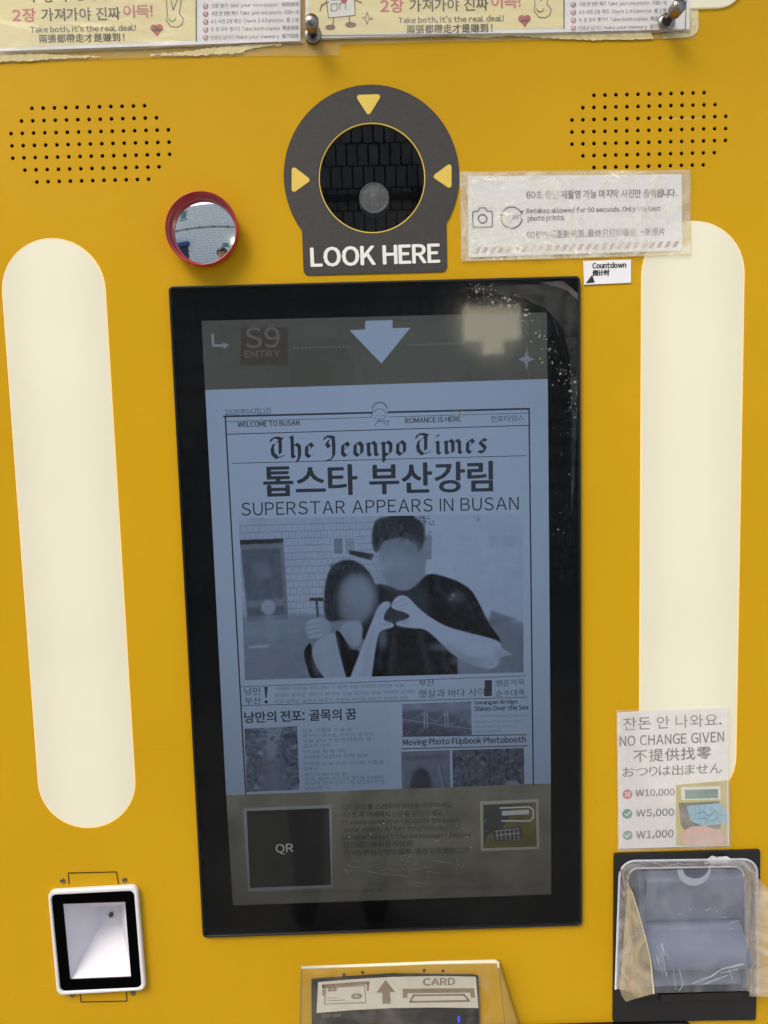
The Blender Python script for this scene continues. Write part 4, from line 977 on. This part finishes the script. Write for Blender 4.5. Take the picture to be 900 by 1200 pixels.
# smooth profile
pf = []
for i_ in range(len(prof)-1):
    q0, q1, q2, q3_ = [np.array(prof[min(max(i_+d_,0),len(prof)-1)]) for d_ in (-1,0,1,2)]
    for k_ in range(6):
        u_ = k_/6; w_ = .5*((2*q1)+(q2-q0)*u_+(2*q0-5*q1+4*q2-q3_)*u_**2+(3*q1-q0-3*q2+q3_)*u_**3); pf.append((w_[0], zb_+H*w_[1]))
pf.append((prof[-1][0], zb_))
n = len(pf); v = [(x0,y,z) for y,z in pf]+[(x1,y,z) for y,z in pf]
f = [(i, i+1, n+i+1, n+i) for i in range(n-1)]
link('slot_body', v, f, mat('bluegrey_plastic', (112,120,142), .25, var=.04), t, True)
# side cheeks
for xs in ((x0-.008, x0), (x1, x1+.007)):
    MB().box(xs[0], xs[1], -.018, -.004, zb_, zt+.003).build('slot_cheek', mat('cheek_grey', (96,104,118), .4), t)

pc = P(*bz(850,905), -.005)
MB().box(P(*bz(330,840),-.006)[0], P(*bz(760,840),-.006)[0], -.0075, -.0041, P(*bz(500,862),-.006)[1], P(*bz(500,826),-.006)[1]).build('tray_lip', M['black'], t)

hood = thing('plastic_hood', 'cloudy clear plastic hood taped over the banknote slot', 'hood', (P(800,1080)[0],0,P(800,1165)[1]))
hm = film('cloudy_plastic', (190,198,212), .12, .14, .5, 30, 1.8, patch=.10, stretch=(1,1,.6))
hm2 = film('cloudy_plastic_rim', (196,202,212), .42, .2, .6, 40, 1.2, patch=.25)
yh = -.042
f_o = rbox(quadpx(bz(160,170),bz(770,160),bz(790,815),bz(205,830), y=yh), [.012,.012,0,0], 6)
b_o = rbox(quadpx(bz(118,128),bz(838,118),bz(845,830),bz(95,800), y=-.004), [.02,.018,0,0], 6)
nn = len(f_o); 
link('front_face', [(x,yh,z) for x,z in f_o], [tuple(range(nn))[::-1]], hm, hood)
v = [(x,yh,z) for x,z in f_o]+[(x,-.0045,z) for x,z in b_o]
f = [(i,(i+1)%nn,nn+(i+1)%nn,nn+i) for i in range(nn) if i != 2*7]     # open at the bottom
link('side_walls', v, f, hm2, hood, True)
mb = MB(); mb.tube([(x,yh,z) for x,z in f_o[:14]], .0009, 6); mb.build('front_edge', film('milky_edge', (220,226,232), .35, .2, .3), hood, True)
mb = MB(); mb.tube([(x,-.0055,z) for x,z in [b_o[-1]]+b_o[:14]+[b_o[14]]], .0016, 8); mb.build('back_flange', film('milky_flange', (214,220,226), .7, .25, .4), hood, True)
# thumb notch crescent
cN = P(*bz(510,185), yh-.001); mb = MB()
arc_o = [(cN[0]+.0205*math.cos(a), yh-.001, cN[1]+.003-.0215*abs(math.sin(a))) for a in np.linspace(math.pi, 2*math.pi, 22)]
arc_i = [(cN[0]+.002+.0155*math.cos(a), yh-.001, cN[1]+.003-.0125*abs(math.sin(a))) for a in np.linspace(math.pi, 2*math.pi, 22)]
mb.add(arc_o+arc_i, [(i,i+1,22+i+1,22+i) for i in range(21)]); mb.build('thumb_notch', film('notch_plastic', (190,198,210), .5, .12, .3), hood)
link('notch_shade', [(cN[0]+.002+.0150*math.cos(a), yh-.0002, cN[1]+.003-.0120*abs(math.sin(a))) for a in np.linspace(math.pi, 2*math.pi, 22)], [tuple(range(22))], film('notch_dark', (70,76,90), .5, .12, .3), hood)
# torn glue edge
def ragstrip(name, pl_top, pl_bot, y, mt, parent, seed): return fan(name, ragged(pl_top, 1.0, seed), ragged(pl_bot, .6, seed+1), y, mt, parent)
ragstrip('glue_residue', [bz(565,128),bz(600,104),bz(690,110),bz(720,130),bz(775,128),bz(835,190)], [bz(565,148),bz(640,148),bz(720,152),bz(780,158),bz(835,215)], -.0075, mat('glue_white', (214,216,214), .6, var=.25, scale=200, bump=1, bscale=300), hood, 21)
# scratches, and highlights painted as pale bars, on the face
mb = MB(); r_ = random.Random(4)
for k_ in range(26):
    x = 330+r_.gauss(0,22); y = 560+r_.uniform(0,120); L_ = r_.uniform(20,80); A = Vector(P(*bz(x,y),yh)); B = Vector(P(*bz(x+L_*.25,y+L_),yh)); mb.bar(A,B,.0002+r_.random()*.0005,yh-.0002,yh-.0005)
for k_ in range(12):
    x = r_.uniform(420,720); y = r_.uniform(380,500); A = Vector(P(*bz(x,y),yh)); B = Vector(P(*bz(x+r_.uniform(15,50),y-r_.uniform(2,10)),yh)); mb.bar(A,B,.0003,yh-.0002,yh-.0005)
for (ax,ay,bx,by,wd) in ((500,775,600,738,.0010),(600,738,655,700,.0016),(655,700,770,672,.0026),(650,720,740,700,.0012),(560,780,690,730,.0008),(430,700,452,780,.0009),(400,700,415,810,.0007),(452,780,430,815,.0008),(690,700,720,770,.0007)):
    A = Vector(P(*bz(ax,ay),yh)); B = Vector(P(*bz(bx,by),yh)); mb.bar(A,B,wd,yh-.0002,yh-.0005)
s_ = mb.build('scuffs_and_highlights', film('scuff_highlight_white', (215,222,230), .3, .3, .3, patch=.3), hood); s_['kind'] = 'stuff'
# beige tape at the left
tp_ = [bz(160,250),bz(185,300),bz(215,400),bz(250,520),bz(280,650),bz(298,830),bz(225,850),bz(150,872),bz(125,835),bz(118,800),bz(135,600),bz(150,400)]
yt = -.044
o = link('packing_tape', [(P(*q,yt)[0],yt,P(*q,yt)[1]) for q in tp_], [tuple(range(len(tp_)))[::-1]], film('beige_tape_film', (214,194,152), .58, .25, .4, 20, 1.2, patch=.18), None)
tag(o, 'pointed strip of beige tape hanging down the left side of the plastic hood', 'tape')
mb = MB(); mb.tube([(P(*q,yt-.0005)[0],yt-.0005,P(*q,yt-.0005)[1]) for q in tp_[:6]], .0008, 6); e_ = mb.build('tape_edge', film('tape_edge_film', (225,215,190), .8, .3), o, True)
e_.parent = o
for vv in e_.data.vertices: pass
# wide clear tape running off to the right
v = []; f = []
tl_, tr_ = [], []
rows_ = [(820,190,860,232),(828,330,960,330),(812,450,1010,470),(800,640,1020,680),(806,700,1020,760),(802,845,1020,850)]
nx = 10
for j,(xa,ya,xb,yb2) in enumerate(rows_):
    for i in range(nx+1):
        s__ = i/nx; yy = -.012+ .0075*math.sin(s__*3+j)*.5 + (-.004*s__)
        x, z = P(*bz(xa+(xb-xa)*s__, ya+(yb2-ya)*s__), yy); v.append((x,yy,z))
for j in range(len(rows_)-1):
    for i in range(nx): a = j*(nx+1)+i; f.append((a, a+nx+1, a+nx+2, a+1))
o = link('clear_tape', v, f, film('wide_clear_tape', (236,224,202), .5, .18, .3, 20, 1.2, patch=.16, stretch=(.3,1,1.6)), None, True)
tag(o, 'wide cloudy clear tape running from the plastic hood past the right edge', 'tape')

# ------------------------------------------------------------------ newspaper outlet below the frame
oc = quadpx((548,1202),(700,1197.5),(812,1194.5),(812,1420),(548,1430))
t = thing('newspaper_outlet', 'black rounded top edge of an outlet frame at bottom, left of the banknote slot', 'outlet', (P(680,1300)[0],0,P(680,1420)[1]))
oo = rbox(oc, [.012,0,.016,.01,.01], 6)
plate('frame', oo, -.0001, -.006, M['black'], t, holes=[shrink(oo, .02)], bevel=.001)
plate('outlet_back', shrink(oo, .0195), -.0001, -.001, M['hole'], t)

# ================================================================== what stands behind the camera, seen in the reflections
def structure(o): o['kind'] = 'structure'; return o
structure(link('street', [(-40,-40,0),(40,-40,0),(40,30,0),(-40,30,0)], [(0,1,2,3)], mat('pale_paving', (192,186,174), .9, var=.15, scale=3, bump=.6, bscale=60)))
bd = thing('tiled_building', 'pale tiled house across the street, seen reflected in mirror and screen', 'building', (0,-6.4,0))
FY = -6.2; TW, TH = .10, .20; gx0, gx1, gz1 = -7.0, 2.8, 6.0
MB().box(gx0, gx1, FY-.6, FY-.012, 0, gz1).build('wall', mat('mortar', (58,58,58), .9), bd)
mb = MB(); r_ = random.Random(2)
wins = [(-3.8,-3.1,4.7,5.6),(-.05,.55,2.0,2.45),(-4.3,-2.9,0,2.3)]
for j in range(int(gz1/TH)):
    for i in range(int((gx1-gx0)/TW)):
        x = gx0+i*TW+(j%2)*TW/2; z = j*TH
        if x+TW > gx1 or any(a-.02 < x+TW/2 < b_+.02 and c_-.05 < z+TH/2 < d_+.05 for a,b_,c_,d_ in wins): continue
        dz = r_.uniform(0,.004)
        mb.add([(x+.008,FY-dz,z+.008),(x+TW-.008,FY-dz,z+.008),(x+TW-.008,FY-dz,z+TH-.008),(x+.008,FY-dz,z+TH-.008),(x+.008,FY-.02,z+.008),(x+TW-.008,FY-.02,z+.008),(x+TW-.008,FY-.02,z+TH-.008),(x+.008,FY-.02,z+TH-.008)],
               [(0,1,2,3)[::-1],(0,4,5,1)[::-1],(1,5,6,2)[::-1],(2,6,7,3)[::-1],(3,7,4,0)[::-1]])
o = mb.build('wall_tiles', mat('pale_tile', (236,240,238), .5, var=.1, scale=5), bd); o['kind'] = 'stuff'
for a,b_,c_,d_ in wins[:2]:
    w_ = MB().box(a,b_,FY-.02,FY+.03,c_,c_+.05).box(a,b_,FY-.02,FY+.03,d_-.05,d_).box(a,a+.05,FY-.02,FY+.03,c_+.05,d_-.05).box(b_-.05,b_,FY-.02,FY+.03,c_+.05,d_-.05).build('window', M['white'], bd)
    MB().box(a+.05,b_-.05,FY-.015,FY,c_+.05,d_-.05).build('pane', mat('teal_pane', (88,140,138), .1, var=.05), w_)
a,b_,c_,d_ = wins[2]
MB().box(a,b_,FY-.01,FY,c_,d_).build('shopfront', mat('shop_dark', (36,46,66), .3), bd)
MB().box(a-.1,b_+.15,FY,FY+.5,d_,d_+.3).build('awning', mat('blue_awning', (30,74,132), .6), bd)
mb = MB(); mb.tube([(gx0+.2,FY+.05,3.7),(gx1-.2,FY+.05,3.7)], .035, 8)
for x in np.arange(gx0+.6, gx1, 1.15): mb.box(x-.07,x+.07,FY-.01,FY+.1,3.63,3.77)
mb.build('pipe', mat('pipe_grey', (96,98,98), .5), bd)
o = MB().box(.84,1.36,FY+.0,FY+.12,2.38,2.68).box(1.02,1.2,FY+.0,FY+.1,2.26,2.38).build('added_glare_box', emis('glare_box_glow', (255,244,214), 9.0), None)  # glowing box added only for the bright patch mirrored in the screen
tag(o, 'glowing box added on the tiled house to make the bright patch reflected in screen', 'added glow')

# photographer
pr = thing('person', 'person in a black jacket holding up a phone, reflected in the mirror and screen', 'person', (-.15,-1.3,0))
J = {'pelvis':(-.15,-1.33,.95,.15),'waist':(-.15,-1.32,1.12,.14),'chest':(-.15,-1.32,1.32,.165),'upper':(-.15,-1.31,1.43,.13),'neck':(-.15,-1.30,1.52,.06),'chin':(-.15,-1.27,1.58,.07),'head':(-.15,-1.27,1.66,.088),'crown':(-.15,-1.28,1.73,.07),
     'shL':(-.33,-1.31,1.43,.07),'elL':(-.36,-1.20,1.18,.05),'wrL':(-.12,-.98,1.34,.032),'shR':(.03,-1.31,1.43,.07),'elR':(.15,-1.20,1.18,.05),'wrR':(.03,-.98,1.34,.032),
     'hipL':(-.24,-1.33,.90,.10),'knL':(-.25,-1.31,.50,.07),'anL':(-.25,-1.34,.09,.05),'toL':(-.26,-1.18,.04,.04),'hipR':(-.06,-1.33,.90,.10),'knR':(-.05,-1.31,.50,.07),'anR':(-.05,-1.34,.09,.05),'toR':(-.04,-1.18,.04,.04)}
Ed = [('pelvis','waist'),('waist','chest'),('chest','upper'),('upper','neck'),('neck','chin'),('chin','head'),('head','crown'),('upper','shL'),('shL','elL'),('elL','wrL'),('upper','shR'),('shR','elR'),('elR','wrR'),('pelvis','hipL'),('hipL','knL'),('knL','anL'),('anL','toL'),('pelvis','hipR'),('hipR','knR'),('knR','anR'),('anR','toR')]
for s_, hx in (('L',-.12),('R',.03)):
    sg = 1 if s_ == 'L' else -1
    J['pa'+s_] = (hx+sg*.012,-.945,1.375,.026); Ed.append(('wr'+s_,'pa'+s_))
    for k_ in range(4):
        z_ = 1.36+k_*.018; L0 = [.9,1,.95,.8][3-k_]
        J[f'f{s_}{k_}a'] = (hx-sg*.002,-.925,z_,.0095); J[f'f{s_}{k_}b'] = (hx+sg*.025*L0,-.918,z_+.004,.0085); J[f'f{s_}{k_}c'] = (hx+sg*.042*L0,-.922,z_+.004,.0075)
        Ed += [('pa'+s_, f'f{s_}{k_}a'),(f'f{s_}{k_}a',f'f{s_}{k_}b'),(f'f{s_}{k_}b',f'f{s_}{k_}c')]
    J[f't{s_}a'] = (hx+sg*.02,-.96,1.37,.011); J[f't{s_}b'] = (hx+sg*.045,-.955,1.395,.009); Ed += [('pa'+s_,f't{s_}a'),(f't{s_}a',f't{s_}b')]
ks = list(J); me = bpy.data.meshes.new('body'); me.from_pydata([J[k_][:3] for k_ in ks], [(ks.index(a),ks.index(b_)) for a,b_ in Ed], [])
ob = bpy.data.objects.new('tmpbody', me); C.objects.link(ob); md = ob.modifiers.new('s','SKIN'); md.use_smooth_shade = True
for i,k_ in enumerate(ks): me.skin_vertices[0].data[i].radius = (J[k_][3], J[k_][3]*(.8 if k_ in ('pelvis','waist','chest','upper') else 1))
me.skin_vertices[0].data[0].use_root = True
sb = ob.modifiers.new('b','SUBSURF'); sb.levels = 2; sb.render_levels = 2
dg = bpy.context.evaluated_depsgraph_get(); m2 = ob.evaluated_get(dg).to_mesh()
vs = [tuple(v_.co) for v_ in m2.vertices]; fs = [tuple(p_.vertices) for p_ in m2.polygons]; cen = [tuple(p_.center) for p_ in m2.polygons]
ob.evaluated_get(dg).to_mesh_clear(); bpy.data.objects.remove(ob)
body = link('body', vs, fs, [mat('black_jacket', (22,22,24), .8), mat('skin', (186,140,116), .5), mat('dark_trousers', (28,28,34), .8)], pr, True)
for p_, c_ in zip(body.data.polygons, cen): p_.material_index = 1 if (c_[2] > 1.53 or c_[1] > -.98) else (2 if c_[2] < .98 else 0)
mb = MB(); n_ = 14
for i in range(n_+1):
    a = math.pi*.62*i/n_
    for j in range(24):
        t_ = 2*math.pi*j/24; rr_ = .104*math.sin(a)+.0005; y = -1.285+rr_*math.sin(t_); zz = 1.665+.098*math.cos(a)
        if y > -1.24 and zz < 1.69: y = -1.24
        mb.v.append((-.15+rr_*.9*math.cos(t_), y, zz))
for i in range(n_):
    for j in range(24): mb.f.append((i*24+j,i*24+(j+1)%24,(i+1)*24+(j+1)%24,(i+1)*24+j))
mb.build('hair', mat('dark_hair', (20,17,16), .6), pr, True)
fc = MB()
for sx_ in (-1,1): fc.lathe((-.15+sx_*.032,-1.186,1.665), [(.0001,-.006),(.008,-.002),(.0085,.004),(.0001,.008)], 12, axis=Vector((0,1,0)))
fc.build('eyes', mat('eye_dark', (40,34,32), .3), pr, True)
MB().tube([(-.15,-1.19,1.665),(-.15,-1.172,1.635),(-.15,-1.185,1.625)], .008, 8, radii=[.005,.011,.009]).build('nose', mat('skin_nose', (186,140,116), .5), pr, True)
MB().tube([(-.172,-1.19,1.598),(-.15,-1.184,1.597),(-.128,-1.19,1.598)], .005, 8).build('mouth', mat('lip', (150,84,80), .5), pr, True)
o = MB().box(-.085,-.005,-.926,-.916,1.335,1.49).build('phone', M['black'], None); tag(o, 'dark phone held up by the reflected person', 'phone')
